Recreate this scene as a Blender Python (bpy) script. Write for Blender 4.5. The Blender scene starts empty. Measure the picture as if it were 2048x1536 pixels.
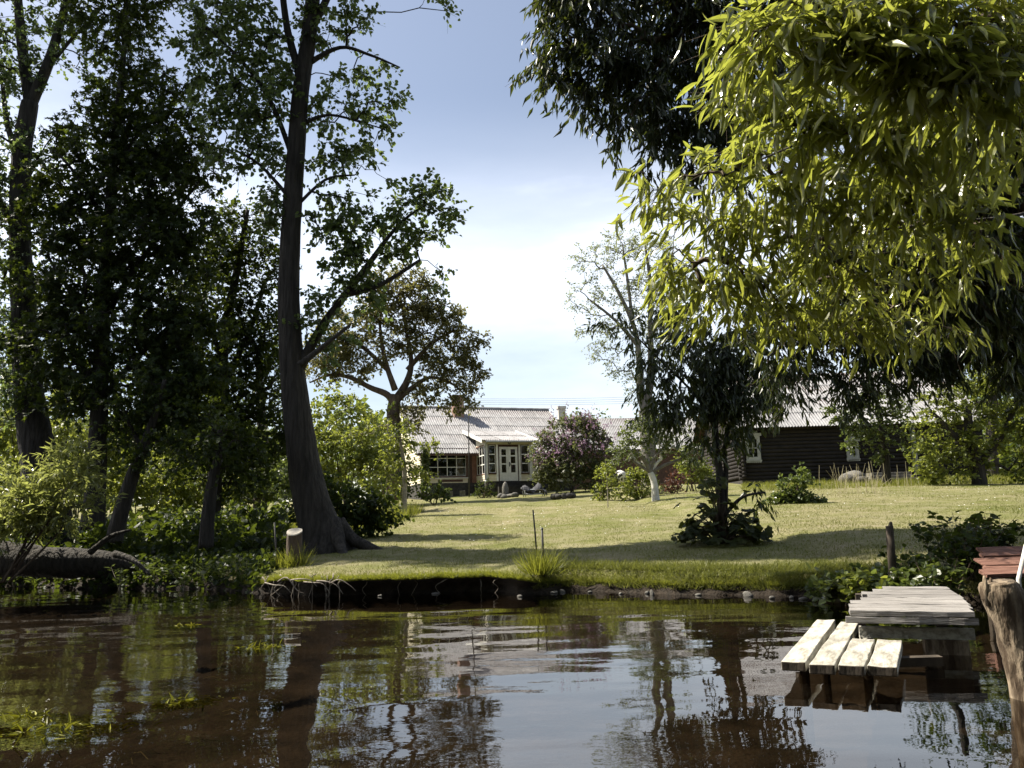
import bpy, math, random
import numpy as np
from mathutils import Vector, Matrix

rng = np.random.default_rng(7)
random.seed(7)
SC = bpy.context.scene
COL = SC.collection

# ------------------------------------------------------------------ camera
F, CX, CY = 1607.0, 1024.0, 768.0          # focal length and centre in photo pixels (2048 x 1536)
HC = 1.0                                    # eye height over the water
PITCH, ROLL = math.radians(9.6), math.radians(1.7)
_fw = np.array([0, math.cos(PITCH), math.sin(PITCH)])
_up0 = np.array([0, -math.sin(PITCH), math.cos(PITCH)])
_rt0 = np.array([1.0, 0, 0])
_rt = _rt0 * math.cos(ROLL) - _up0 * math.sin(ROLL)
_up = _rt0 * math.sin(ROLL) + _up0 * math.cos(ROLL)
EYE = np.array([0, 0, HC])
cam_d = bpy.data.cameras.new('camera')
cam = bpy.data.objects.new('camera', cam_d)
COL.objects.link(cam)
M = Matrix(((_rt[0], _up[0], -_fw[0], 0), (_rt[1], _up[1], -_fw[1], 0), (_rt[2], _up[2], -_fw[2], HC), (0, 0, 0, 1)))
cam.matrix_world = M
cam_d.sensor_width = 36.0
cam_d.lens = 36.0 * F / 2048.0
cam_d.clip_start, cam_d.clip_end = 0.05, 3000
SC.camera = cam

# ------------------------------------------------------------------ light
SUN_EL, SUN_AZ = math.radians(52), math.radians(-70)
TOSUN = Vector((math.sin(SUN_AZ) * math.cos(SUN_EL), math.cos(SUN_AZ) * math.cos(SUN_EL), math.sin(SUN_EL)))
W = bpy.data.worlds.new('World'); SC.world = W; W.use_nodes = True
nt = W.node_tree; nt.nodes.clear()
def N(tree, typ, **kw):
    n = tree.nodes.new(typ)
    for k, v in kw.items():
        if k.startswith('i_'):
            key = k[2:]
            n.inputs[int(key) if key.isdigit() else key.replace('_', ' ')].default_value = v
        else:
            setattr(n, k, v)
    return n
sky = N(nt, 'ShaderNodeTexSky', sky_type='NISHITA', sun_disc=False, sun_elevation=SUN_EL, sun_rotation=SUN_AZ,
        air_density=1.0, dust_density=1.6, ozone_density=1.5, altitude=50)
geo = N(nt, 'ShaderNodeTexCoord')
mp = N(nt, 'ShaderNodeMapping'); mp.inputs['Scale'].default_value = (0.9, 0.9, 3.2); mp.inputs['Location'].default_value = (0.35, 0.1, 0.62)
nz = N(nt, 'ShaderNodeTexNoise', i_Scale=1.15, i_Detail=7.0, i_Roughness=0.55)
rmp = N(nt, 'ShaderNodeValToRGB'); rmp.color_ramp.elements[0].position = 0.48; rmp.color_ramp.elements[1].position = 0.85; rmp.color_ramp.elements[0].color = (.17, .17, .17, 1)
mixc = N(nt, 'ShaderNodeMix', data_type='RGBA')
cl = N(nt, 'ShaderNodeMix', data_type='RGBA', blend_type='ADD'); cl.inputs[0].default_value = 1.0
cl.inputs[7].default_value = (6.0, 5.8, 5.4, 1)
bg = N(nt, 'ShaderNodeBackground', i_Strength=0.06)
wo = N(nt, 'ShaderNodeOutputWorld')
L = nt.links.new
# a bank of thin high cloud lying all round, about ten to twenty-five degrees up, broken by the noise
sz = N(nt, 'ShaderNodeSeparateXYZ'); L(geo.outputs['Generated'], sz.inputs[0])
b1 = N(nt, 'ShaderNodeMapRange', interpolation_type='SMOOTHSTEP', i_1=0.20, i_2=0.27, i_3=0.2, i_4=1.0); L(sz.outputs['Z'], b1.inputs[0])
b2 = N(nt, 'ShaderNodeMapRange', interpolation_type='SMOOTHSTEP', i_1=0.31, i_2=0.50, i_3=1.0, i_4=0.0); L(sz.outputs['Z'], b2.inputs[0])
b3 = N(nt, 'ShaderNodeMath', operation='MULTIPLY'); L(b1.outputs[0], b3.inputs[0]); L(b2.outputs[0], b3.inputs[1])
b4 = N(nt, 'ShaderNodeMapRange', i_1=0.3, i_2=0.62, i_3=0.3, i_4=0.95); L(nz.outputs['Fac'], b4.inputs[0])
b5 = N(nt, 'ShaderNodeMath', operation='MULTIPLY'); L(b3.outputs[0], b5.inputs[0]); L(b4.outputs[0], b5.inputs[1])
b6 = N(nt, 'ShaderNodeMath', operation='ADD', use_clamp=True); L(b5.outputs[0], b6.inputs[0]); L(rmp.outputs[0], b6.inputs[1])
L(geo.outputs['Generated'], mp.inputs['Vector']); L(mp.outputs[0], nz.inputs['Vector']); L(nz.outputs['Fac'], rmp.inputs[0])
L(sky.outputs[0], cl.inputs[6]); L(b6.outputs[0], mixc.inputs[0]); L(sky.outputs[0], mixc.inputs[6]); L(cl.outputs[2], mixc.inputs[7])
L(mixc.outputs[2], bg.inputs['Color']); L(bg.outputs[0], wo.inputs['Surface'])
sun_d = bpy.data.lights.new('sun', 'SUN'); sun_d.energy = 5.0; sun_d.angle = math.radians(0.53); sun_d.color = (1.0, 0.93, 0.80)
sun = bpy.data.objects.new('sun', sun_d); COL.objects.link(sun)
sun.rotation_euler = TOSUN.to_track_quat('Z', 'Y').to_euler(); sun.location = TOSUN * 80
VS = SC.view_settings
SC.display_settings.display_device = 'sRGB'
VS.view_transform = 'Standard'; VS.look = 'None'; VS.gamma = 1.0; VS.exposure = 1.2; VS.use_curve_mapping = False
cy = SC.cycles
cy.max_bounces = 8; cy.diffuse_bounces = 2; cy.glossy_bounces = 3; cy.transmission_bounces = 3; cy.transparent_max_bounces = 8
cy.use_denoising = True; cy.use_adaptive_sampling = True; cy.adaptive_threshold = 0.015
cy.caustics_reflective = False; cy.caustics_refractive = False

# ------------------------------------------------------------------ pixel -> place
def ray(px, py):
    d = _fw + (px - CX) / F * _rt + (CY - py) / F * _up
    return d / d[1]
def at(px, py, Y):
    return EYE + ray(px, py) * Y
def on_z(px, py, z=0.0):
    d = ray(px, py); t = (z - HC) / d[2]
    return EYE + d * t
_sh = np.array([on_z(x, y) for x, y in [(-60, 1166), (0, 1172), (170, 1178), (400, 1178), (510, 1186), (600, 1193), (700, 1192), (850, 1188),
      (1000, 1184), (1040, 1192), (1150, 1181), (1300, 1189), (1500, 1192), (1640, 1194), (1760, 1186)]])
_sx = np.concatenate([[-60, -30], _sh[:, 0], [4.9, 5.6, 7, 12, 60]])
_sy = np.concatenate([[19, 17.5], _sh[:, 1], [8.2, 7.4, 7.0, 6.5, 6.0]])
def shore(x):
    return np.interp(x, _sx, _sy) + 0.05 * np.sin(np.asarray(x) * 5.1) + 0.04 * np.sin(np.asarray(x) * 11.3 + 1)
def gz(x, y):
    s = np.asarray(y) - shore(x)
    ss = np.clip(s, 0, None)
    z = 0.24 + 0.066 * np.where(ss < 33, ss, 33 + 6 * (1 - np.exp(-(ss - 33) / 6)))
    return z + 0.03 * np.sin(np.asarray(x) * 0.9 + 1.3) * np.sin(np.asarray(y) * 0.7) * np.clip(ss, 0, 1)
def on_g(px, py, far=60):
    d = ray(px, py); prev = None
    for Y in np.arange(8.0, far, 0.05):
        p = EYE + d * Y
        if p[2] <= gz(p[0], p[1]) and p[1] > shore(p[0]): return p
        if py < 1055:    # above eye level: the first time the ground rises over the ray
            pass
    return None
def foot(px, Y):
    """ground point straight below image column px (near the horizon) at distance Y"""
    p = at(px, 1040, Y); return np.array([p[0], Y, float(gz(p[0], Y))])

# ------------------------------------------------------------------ materials
MATS = {}
def mat(name, c1, c2=None, rough=0.75, scale=6.0, bump=0.0, bscale=None, bdist=0.03, spec=0.3, stretch=(1, 1, 1), lo=0.35, hi=0.65, detail=6.0, metallic=0.0, obj=True):
    m = bpy.data.materials.new(name); m.use_nodes = True; t = m.node_tree; t.nodes.clear()
    o = N(t, 'ShaderNodeOutputMaterial'); b = N(t, 'ShaderNodeBsdfPrincipled', i_Roughness=rough, i_Metallic=metallic)
    b.inputs['Specular IOR Level'].default_value = spec
    t.links.new(b.outputs[0], o.inputs[0])
    tc = N(t, 'ShaderNodeTexCoord'); ma = N(t, 'ShaderNodeMapping'); ma.inputs['Scale'].default_value = stretch
    t.links.new(tc.outputs['Object'], ma.inputs[0])
    n1 = N(t, 'ShaderNodeTexNoise', i_Scale=scale, i_Detail=detail, i_Roughness=0.65); t.links.new(ma.outputs[0], n1.inputs['Vector'])
    r = N(t, 'ShaderNodeValToRGB'); r.color_ramp.elements[0].position = lo; r.color_ramp.elements[1].position = hi
    r.color_ramp.elements[0].color = (*c1, 1); r.color_ramp.elements[1].color = (*(c2 or [min(1, c * 1.4) for c in c1]), 1)
    t.links.new(n1.outputs['Fac'], r.inputs[0])
    oi = N(t, 'ShaderNodeObjectInfo'); hv = N(t, 'ShaderNodeHueSaturation')
    mr = N(t, 'ShaderNodeMapRange', i_3=0.86, i_4=1.14); t.links.new(oi.outputs['Random'], mr.inputs[0])
    t.links.new(mr.outputs[0], hv.inputs['Value']); t.links.new(r.outputs[0], hv.inputs['Color']); t.links.new(hv.outputs[0], b.inputs['Base Color'])
    if bump:
        n2 = N(t, 'ShaderNodeTexNoise', i_Scale=bscale or scale * 3, i_Detail=5.0); t.links.new(ma.outputs[0], n2.inputs['Vector'])
        bp = N(t, 'ShaderNodeBump', i_Strength=bump, i_Distance=bdist); t.links.new(n2.outputs['Fac'], bp.inputs['Height']); t.links.new(bp.outputs[0], b.inputs['Normal'])
    MATS[name] = m
    return m
def leafmat(name, c1, c2, trans=(0.35, 0.42, 0.04), tf=0.45, rough=0.38, spec=0.5):
    """leaf: diffuse and glossy blade mixed with light coming through it, colour differing leaf by leaf"""
    m = bpy.data.materials.new(name); m.use_nodes = True; t = m.node_tree; t.nodes.clear()
    o = N(t, 'ShaderNodeOutputMaterial'); b = N(t, 'ShaderNodeBsdfPrincipled', i_Roughness=rough); b.inputs['Specular IOR Level'].default_value = spec
    tr = N(t, 'ShaderNodeBsdfTranslucent'); mx = N(t, 'ShaderNodeMixShader', i_0=tf)
    g = N(t, 'ShaderNodeNewGeometry'); oi = N(t, 'ShaderNodeObjectInfo')
    ad = N(t, 'ShaderNodeMath', operation='ADD'); fr = N(t, 'ShaderNodeMath', operation='FRACT')
    t.links.new(g.outputs['Random Per Island'], ad.inputs[0]); t.links.new(oi.outputs['Random'], ad.inputs[1]); t.links.new(ad.outputs[0], fr.inputs[0])
    r = N(t, 'ShaderNodeValToRGB'); r.color_ramp.elements[0].color = (*c1, 1); r.color_ramp.elements[1].color = (*c2, 1)
    t.links.new(fr.outputs[0], r.inputs[0]); t.links.new(r.outputs[0], b.inputs['Base Color'])
    mc = N(t, 'ShaderNodeMix', data_type='RGBA'); mc.inputs[0].default_value = 0.6; mc.inputs[7].default_value = (*trans, 1)
    t.links.new(r.outputs[0], mc.inputs[6]); t.links.new(mc.outputs[2], tr.inputs['Color'])
    t.links.new(b.outputs[0], mx.inputs[1]); t.links.new(tr.outputs[0], mx.inputs[2]); t.links.new(mx.outputs[0], o.inputs[0])
    MATS[name] = m
    return m

mat('bark', (0.018, 0.016, 0.013), (0.055, 0.048, 0.040), 0.9, 7, 1.0, 11, stretch=(1.6, 1.6, 0.2), bdist=0.09)
mat('bark_brown', (0.05, 0.035, 0.025), (0.12, 0.09, 0.065), 0.9, 8, 0.7, 20, stretch=(1, 1, 0.4))
mat('bark_grey', (0.10, 0.09, 0.075), (0.2, 0.185, 0.16), 0.9, 8, 0.5, 20)
mat('limewash', (0.38, 0.37, 0.34), (0.62, 0.61, 0.57), 0.9, 7, 0.3, 20)
mat('twig_pale', (0.22, 0.19, 0.15), (0.38, 0.34, 0.28), 0.8, 20)
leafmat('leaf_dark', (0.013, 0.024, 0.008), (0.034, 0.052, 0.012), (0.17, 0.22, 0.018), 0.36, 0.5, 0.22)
leafmat('leaf_lime', (0.028, 0.052, 0.018), (0.07, 0.105, 0.03), (0.26, 0.34, 0.08), 0.5)
leafmat('leaf_ash', (0.10, 0.13, 0.05), (0.19, 0.21, 0.085), (0.42, 0.46, 0.17), 0.5, 0.5)  # pale: backlight and glare on the far ash put into the colour
leafmat('leaf_oak', (0.05, 0.06, 0.02), (0.13, 0.115, 0.04), (0.34, 0.32, 0.08), 0.46)
leafmat('leaf_bright', (0.07, 0.094, 0.018), (0.14, 0.165, 0.034), (0.42, 0.46, 0.06), 0.48)
leafmat('leaf_sallow', (0.085, 0.105, 0.03), (0.19, 0.20, 0.065), (0.48, 0.52, 0.12), 0.5, 0.28, 0.7)
leafmat('leaf_lilac', (0.05, 0.062, 0.026), (0.11, 0.12, 0.055), (0.26, 0.29, 0.09), 0.42)
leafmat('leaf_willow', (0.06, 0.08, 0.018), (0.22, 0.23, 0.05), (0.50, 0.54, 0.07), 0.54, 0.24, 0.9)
leafmat('leaf_willow_dark', (0.017, 0.028, 0.008), (0.043, 0.058, 0.014), (0.13, 0.16, 0.015), 0.35, 0.32, 0.55)  # darker copy of the willow leaf: shade in the crown put into the colour
leafmat('leaf_shrub', (0.039, 0.058, 0.016), (0.078, 0.101, 0.023), (0.24, 0.30, 0.05), 0.42)
leafmat('leaf_red', (0.05, 0.03, 0.02), (0.12, 0.045, 0.035), (0.22, 0.09, 0.05), 0.4)
leafmat('leaf_rhubarb', (0.014, 0.022, 0.008), (0.04, 0.05, 0.014), (0.16, 0.17, 0.02), 0.34, 0.6, 0.2)
leafmat('lilac_flower', (0.26, 0.15, 0.24), (0.42, 0.30, 0.38), (0.40, 0.24, 0.36), 0.3, 0.7, 0.1)
leafmat('grass_blade', (0.080, 0.098, 0.018), (0.150, 0.150, 0.040), (0.28, 0.30, 0.05), 0.4, 0.5, 0.25)
leafmat('grass_long', (0.078, 0.101, 0.016), (0.156, 0.156, 0.031), (0.38, 0.40, 0.04), 0.45, 0.5, 0.3)
leafmat('dry_stalk', (0.28, 0.25, 0.14), (0.42, 0.38, 0.24), (0.4, 0.35, 0.2), 0.2, 0.7, 0.2)
leafmat('algae', (0.16, 0.17, 0.015), (0.28, 0.27, 0.03), (0.3, 0.3, 0.02), 0.25, 0.5, 0.3)
mat('soil', (0.012, 0.009, 0.006), (0.04, 0.029, 0.019), 0.95, 10, 1.0, 30)
mat('bed', (0.025, 0.021, 0.016), (0.105, 0.085, 0.062), 0.95, 2.2, 0.8, 25, detail=10)
mat('root', (0.10, 0.08, 0.06), (0.30, 0.26, 0.21), 0.8, 20, 0.3)
mat('stone', (0.07, 0.065, 0.055), (0.19, 0.18, 0.16), 0.85, 8, 0.5, 25)
mat('stone_pale', (0.42, 0.41, 0.38), (0.62, 0.61, 0.57), 0.8, 9, 0.4, 25)
mat('roof_sheet', (0.235, 0.232, 0.235), (0.37, 0.365, 0.37), 0.85, 3.0, 0.3, 30)
mat('porch_roofing', (0.15, 0.147, 0.15), (0.38, 0.37, 0.375), 0.85, 9.0, 0.4, 30)
mat('cream', (0.60, 0.54, 0.40), (0.72, 0.66, 0.51), 0.7, 2.5)
mat('white_paint', (0.66, 0.65, 0.60), (0.80, 0.79, 0.74), 0.6, 5)
mat('brown_paint', (0.055, 0.030, 0.022), (0.10, 0.055, 0.04), 0.7, 8)
mat('red_brown', (0.17, 0.085, 0.06), (0.25, 0.14, 0.10), 0.8, 4)
mat('foundation', (0.03, 0.028, 0.025), (0.06, 0.055, 0.05), 0.9, 5, 0.3)
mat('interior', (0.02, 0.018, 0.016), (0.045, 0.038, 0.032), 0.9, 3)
mat('tan_backing', (0.30, 0.24, 0.15), (0.42, 0.35, 0.25), 0.9, 5)
mat('old_paint', (0.26, 0.26, 0.23), (0.40, 0.40, 0.36), 0.7, 5)
mat('log', (0.011, 0.009, 0.008), (0.028, 0.023, 0.019), 0.85, 6, 0.4, 18, stretch=(0.3, 1, 1))
mat('chimney', (0.45, 0.43, 0.40), (0.62, 0.60, 0.56), 0.9, 5)
mat('chimney_brick', (0.22, 0.13, 0.10), (0.32, 0.22, 0.17), 0.9, 8)
mat('metal_dark', (0.03, 0.03, 0.032), (0.06, 0.055, 0.05), 0.6, 10)
mat('metal_grey', (0.30, 0.31, 0.32), (0.42, 0.43, 0.44), 0.5, 10)
mat('grey_wood', (0.10, 0.09, 0.08), (0.33, 0.31, 0.29), 0.85, 4, 0.9, 9, stretch=(0.5, 9, 9), lo=.3, hi=.6)
mat('pale_wood', (0.17, 0.15, 0.115), (0.52, 0.50, 0.43), 0.85, 3.0, 0.35, 8, stretch=(5, 1.2, 8), lo=0.30, hi=0.60)
mat('red_wood', (0.12, 0.052, 0.036), (0.30, 0.16, 0.115), 0.8, 6, 0.7, 8, stretch=(0.6, 9, 9))
mat('rot_wood', (0.07, 0.048, 0.030), (0.33, 0.26, 0.18), 0.9, 4, 1.0, 9, stretch=(3, 3, 0.7), lo=0.42, hi=0.62)
mat('cut_wood', (0.42, 0.37, 0.29), (0.60, 0.55, 0.46), 0.85, 14)
mat('dark_wood', (0.03, 0.024, 0.018), (0.09, 0.07, 0.05), 0.9, 6, 0.6, 14, stretch=(1, 1, 0.3))
mat('cloth_grey', (0.03, 0.03, 0.034), (0.09, 0.09, 0.10), 0.9, 9, 0.6, 14)
mat('horseshoe', (0.02, 0.02, 0.02), (0.04, 0.04, 0.04), 0.5, 9)
mat('wire', (0.25, 0.26, 0.28), (0.3, 0.31, 0.33), 0.6, 9)

def glassmat():
    m = bpy.data.materials.new('window_glass'); m.use_nodes = True; t = m.node_tree; t.nodes.clear()
    o = N(t, 'ShaderNodeOutputMaterial'); gl = N(t, 'ShaderNodeBsdfGlossy', i_Roughness=0.02); tr = N(t, 'ShaderNodeBsdfTransparent', i_Color=(0.75, 0.75, 0.72, 1))
    fr = N(t, 'ShaderNodeFresnel', i_IOR=1.5); mx = N(t, 'ShaderNodeMixShader')
    t.links.new(fr.outputs[0], mx.inputs[0]); t.links.new(tr.outputs[0], mx.inputs[1]); t.links.new(gl.outputs[0], mx.inputs[2]); t.links.new(mx.outputs[0], o.inputs[0])
    MATS['window_glass'] = m
glassmat()
def watermat():
    m = bpy.data.materials.new('water'); m.use_nodes = True; t = m.node_tree; t.nodes.clear(); lk = t.links.new
    o = N(t, 'ShaderNodeOutputMaterial'); gl = N(t, 'ShaderNodeBsdfGlossy', i_Roughness=0.0, i_Color=(1, 1, 1, 1))
    tr = N(t, 'ShaderNodeBsdfTransparent', i_Color=(0.37, 0.325, 0.27, 1)); fr = N(t, 'ShaderNodeFresnel', i_IOR=1.45); mx = N(t, 'ShaderNodeMixShader')
    tc = N(t, 'ShaderNodeTexCoord')
    def wave(scale, stretch, amp, detail, loc=(0, 0, 0)):
        ma = N(t, 'ShaderNodeMapping'); ma.inputs['Scale'].default_value = stretch; ma.inputs['Location'].default_value = loc
        lk(tc.outputs['Object'], ma.inputs[0])
        n = N(t, 'ShaderNodeTexNoise', i_Scale=scale, i_Detail=detail, i_Roughness=0.45); lk(ma.outputs[0], n.inputs['Vector'])
        mu = N(t, 'ShaderNodeMath', operation='MULTIPLY', i_1=amp); lk(n.outputs['Fac'], mu.inputs[0]); return mu
    a = wave(1.3, (0.7, 1.5, 1), 0.012, 0.5); b = wave(4.5, (0.7, 1.2, 1), 0.0016, 1.0, (3, 1, 0)); c = wave(24, (0.7, 1.0, 1), 0.00034, 2.0)
    # the wind ruffles some patches more than others
    pm = N(t, 'ShaderNodeTexNoise', i_Scale=0.45, i_Detail=1.0); lk(tc.outputs['Object'], pm.inputs['Vector'])
    pr = N(t, 'ShaderNodeMapRange', i_1=0.4, i_2=0.65, i_3=0.25, i_4=1.6); lk(pm.outputs['Fac'], pr.inputs[0])
    bc = N(t, 'ShaderNodeMath', operation='ADD'); lk(b.outputs[0], bc.inputs[0]); lk(c.outputs[0], bc.inputs[1])
    bm = N(t, 'ShaderNodeMath', operation='MULTIPLY'); lk(bc.outputs[0], bm.inputs[0]); lk(pr.outputs[0], bm.inputs[1])
    s = N(t, 'ShaderNodeMath', operation='ADD'); lk(a.outputs[0], s.inputs[0]); lk(bm.outputs[0], s.inputs[1])
    bp = N(t, 'ShaderNodeBump', i_Strength=1.0, i_Distance=1.0); lk(s.outputs[0], bp.inputs['Height'])
    for n in (gl, fr): lk(bp.outputs[0], n.inputs['Normal'])
    lk(fr.outputs[0], mx.inputs[0]); lk(tr.outputs[0], mx.inputs[1]); lk(gl.outputs[0], mx.inputs[2]); lk(mx.outputs[0], o.inputs[0])
    MATS['water'] = m
watermat()
def lawnmat():
    m = bpy.data.materials.new('lawn'); m.use_nodes = True; t = m.node_tree; t.nodes.clear(); lk = t.links.new
    o = N(t, 'ShaderNodeOutputMaterial'); b = N(t, 'ShaderNodeBsdfPrincipled', i_Roughness=0.9); b.inputs['Specular IOR Level'].default_value = 0.1
    tc = N(t, 'ShaderNodeTexCoord')
    def nz(s, d, r=0.6):
        n = N(t, 'ShaderNodeTexNoise', i_Scale=s, i_Detail=d, i_Roughness=r); lk(tc.outputs['Object'], n.inputs['Vector']); return n
    big, mid, fine = nz(0.22, 4), nz(1.6, 5), nz(22, 6, 0.75)
    r1 = N(t, 'ShaderNodeValToRGB'); r1.color_ramp.elements[0].position = 0.38; r1.color_ramp.elements[1].position = 0.62
    r1.color_ramp.elements[0].color = (0.134, 0.148, 0.038, 1); r1.color_ramp.elements[1].color = (0.250, 0.222, 0.119, 1)
    r2 = N(t, 'ShaderNodeValToRGB'); r2.color_ramp.elements[0].position = 0.40; r2.color_ramp.elements[1].position = 0.66
    r2.color_ramp.elements[0].color = (0.128, 0.137, 0.035, 1); r2.color_ramp.elements[1].color = (0.282, 0.245, 0.160, 1)
    lk(big.outputs['Fac'], r1.inputs[0]); lk(mid.outputs['Fac'], r2.inputs[0])
    mx = N(t, 'ShaderNodeMix', data_type='RGBA'); mx.inputs[0].default_value = 0.5; lk(r1.outputs[0], mx.inputs[6]); lk(r2.outputs[0], mx.inputs[7])
    mr = N(t, 'ShaderNodeMapRange', i_1=0.3, i_2=0.7, i_3=0.55, i_4=1.35); lk(fine.outputs['Fac'], mr.inputs[0])
    hv = N(t, 'ShaderNodeHueSaturation'); lk(mx.outputs[2], hv.inputs['Color']); lk(mr.outputs[0], hv.inputs['Value'])
    # dark leaf litter under the left wood, its tone also standing in for shade
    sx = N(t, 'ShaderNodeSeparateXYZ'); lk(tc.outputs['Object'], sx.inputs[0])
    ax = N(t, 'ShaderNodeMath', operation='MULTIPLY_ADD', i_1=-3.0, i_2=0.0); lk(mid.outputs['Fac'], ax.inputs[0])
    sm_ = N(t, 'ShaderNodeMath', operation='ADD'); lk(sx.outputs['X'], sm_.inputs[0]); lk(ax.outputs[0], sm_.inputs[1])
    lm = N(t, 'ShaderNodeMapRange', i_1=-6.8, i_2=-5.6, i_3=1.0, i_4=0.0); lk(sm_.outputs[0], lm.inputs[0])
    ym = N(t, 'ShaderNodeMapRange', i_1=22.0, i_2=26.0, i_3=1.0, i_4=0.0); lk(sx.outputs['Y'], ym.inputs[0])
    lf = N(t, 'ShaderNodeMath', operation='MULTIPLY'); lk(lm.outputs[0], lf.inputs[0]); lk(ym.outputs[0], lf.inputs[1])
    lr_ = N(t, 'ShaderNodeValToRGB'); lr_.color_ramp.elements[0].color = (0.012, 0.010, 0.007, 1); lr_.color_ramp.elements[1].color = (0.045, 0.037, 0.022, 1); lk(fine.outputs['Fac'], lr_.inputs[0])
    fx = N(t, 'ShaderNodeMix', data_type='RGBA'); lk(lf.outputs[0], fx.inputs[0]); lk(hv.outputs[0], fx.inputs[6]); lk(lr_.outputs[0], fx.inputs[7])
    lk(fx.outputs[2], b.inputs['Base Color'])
    bp = N(t, 'ShaderNodeBump', i_Strength=0.8, i_Distance=0.05); lk(fine.outputs['Fac'], bp.inputs['Height']); lk(bp.outputs[0], b.inputs['Normal'])
    lk(b.outputs[0], o.inputs[0]); MATS['lawn'] = m
lawnmat()

# ------------------------------------------------------------------ mesh helpers
def link(name, me, parent=None, material=None):
    if material and not me.materials: me.materials.append(MATS[material])
    o = bpy.data.objects.new(name, me); COL.objects.link(o)
    if parent: o.parent = parent
    return o
def np_mesh(name, V, T, smooth=False):
    """V (n,3) float, T (m,k) int -> mesh"""
    V = np.ascontiguousarray(V, dtype=np.float32); T = np.ascontiguousarray(T, dtype=np.int32)
    me = bpy.data.meshes.new(name); k = T.shape[1]
    me.vertices.add(len(V)); me.vertices.foreach_set('co', V.ravel())
    me.loops.add(T.size); me.loops.foreach_set('vertex_index', T.ravel())
    me.polygons.add(len(T)); me.polygons.foreach_set('loop_start', np.arange(0, T.size, k, dtype=np.int32))
    me.polygons.foreach_set('use_smooth', np.full(len(T), smooth))
    me.update(calc_edges=True); return me
class MB:
    def __init__(s): s.v = []; s.f = []
    def face(s, pts):
        i = len(s.v); s.v += [tuple(p) for p in pts]; s.f.append(list(range(i, i + len(pts))))
    def box(s, x0, x1, y0, y1, z0, z1, jit=0.0):
        i = len(s.v); j = lambda: random.uniform(-jit, jit)
        for z in (z0, z1):
            for x, y in ((x0, y0), (x1, y0), (x1, y1), (x0, y1)): s.v.append((x + j(), y + j(), z + j()))
        for f in ((3, 2, 1, 0), (4, 5, 6, 7), (0, 1, 5, 4), (1, 2, 6, 5), (2, 3, 7, 6), (3, 0, 4, 7)): s.f.append([i + k for k in f])
        return s
    def tube(s, pts, rad, n=8, cap=True, wob=0.0):
        pts = [Vector(p) for p in pts]; rings = []
        if not hasattr(rad, '__len__'): rad = [rad] * len(pts)
        ref = Vector((0.31, 0.9, 0.2))
        for i, p in enumerate(pts):
            d = (pts[min(i + 1, len(pts) - 1)] - pts[max(i - 1, 0)]).normalized()
            a = d.cross(ref)
            a = (a if a.length > 0.1 else d.cross(Vector((1, 0, 0)))).normalized(); b = d.cross(a)
            k = len(s.v)
            for q in range(n):
                t = 2 * math.pi * q / n; r = rad[i] * (1 + wob * (math.sin(3 * t + i * 0.37) * 0.6 + random.uniform(-.5, .5)))
                s.v.append(tuple(p + a * (r * math.cos(t)) + b * (r * math.sin(t))))
            rings.append(k)
        for a, b in zip(rings, rings[1:]):
            for q in range(n): s.f.append([a + q, a + (q + 1) % n, b + (q + 1) % n, b + q])
        if cap:
            s.f.append([rings[0] + q for q in range(n)][::-1]); s.f.append([rings[-1] + q for q in range(n)])
        return s
    def mesh(s, name, smooth=False):
        me = bpy.data.meshes.new(name); me.from_pydata(s.v, [], s.f); me.update()
        if smooth: me.polygons.foreach_set('use_smooth', [True] * len(me.polygons))
        return me
    def build(s, name, material, parent=None, smooth=False): return link(name, s.mesh(name, smooth), parent, material)
def bevel(o, w=0.008, seg=2):
    md = o.modifiers.new('bevel', 'BEVEL'); md.width = w; md.segments = seg; md.limit_method = 'ANGLE'; return o
def tag(o, label, cat, group=None):
    o['label'] = label; o['category'] = cat
    if group: o['group'] = group
    return o
def thing(name, label, cat, loc=(0, 0, 0), rz=0.0, group=None):
    o = bpy.data.objects.new(name, None); COL.objects.link(o); o.empty_display_size = 0.2
    o.location = tuple(float(c) for c in loc); o.rotation_euler = (0, 0, rz)
    return tag(o, label, cat, group)
def kind(o, k): o['kind'] = k; return o

# ------------------------------------------------------------------ leaves and trees
LEAF = {
 'dia':  (np.array([(0, 0, 0), (.36, .5, -.07), (0, 1, 0), (-.36, .5, -.07)]), np.array([(0, 1, 2), (0, 2, 3)])),
 'oval': (np.array([(0, 0, 0), (.36, .3, .06), (.30, .7, .04), (0, 1, -.10), (-.30, .7, .04), (-.36, .3, .06)]), np.array([(0, 1, 2), (0, 2, 3), (0, 3, 4), (0, 4, 5)])),
 'lance': (np.array([(0, 0, 0), (.11, .40, .03), (0, 1, -.16), (-.11, .40, .03)]), np.array([(0, 1, 2), (0, 2, 3)])),
 'lance_fine': (np.array([(0, 0, 0), (.085, .22, .035), (0, .25, .0), (-.085, .22, .035), (.115, .52, .02), (0, .55, -.02), (-.115, .52, .02), (.07, .80, -.05), (0, .82, -.085), (-.07, .80, -.05), (0, 1.05, -.19)]),
    np.array([(0, 1, 2), (0, 2, 3), (1, 4, 5), (1, 5, 2), (3, 2, 5), (3, 5, 6), (4, 7, 8), (4, 8, 5), (6, 5, 8), (6, 8, 9), (7, 10, 8), (9, 8, 10)])),
 'maple': (np.array([(0, 0, 0), (.28, .28, .05), (.62, .62, -.05), (.16, .52, .03), (0, 1, -.08), (-.16, .52, .03), (-.62, .62, -.05), (-.28, .28, .05)]),
    np.array([(0, 1, 3), (1, 2, 3), (0, 3, 5), (3, 4, 5), (0, 5, 7), (5, 6, 7)])),
 'blade': (np.array([(-.5, 0, 0), (.5, 0, 0), (.28, .55, .06), (-.28, .55, .06), (0, 1, .25)]), np.array([(0, 1, 2), (0, 2, 3), (3, 2, 4)])),
}
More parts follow.
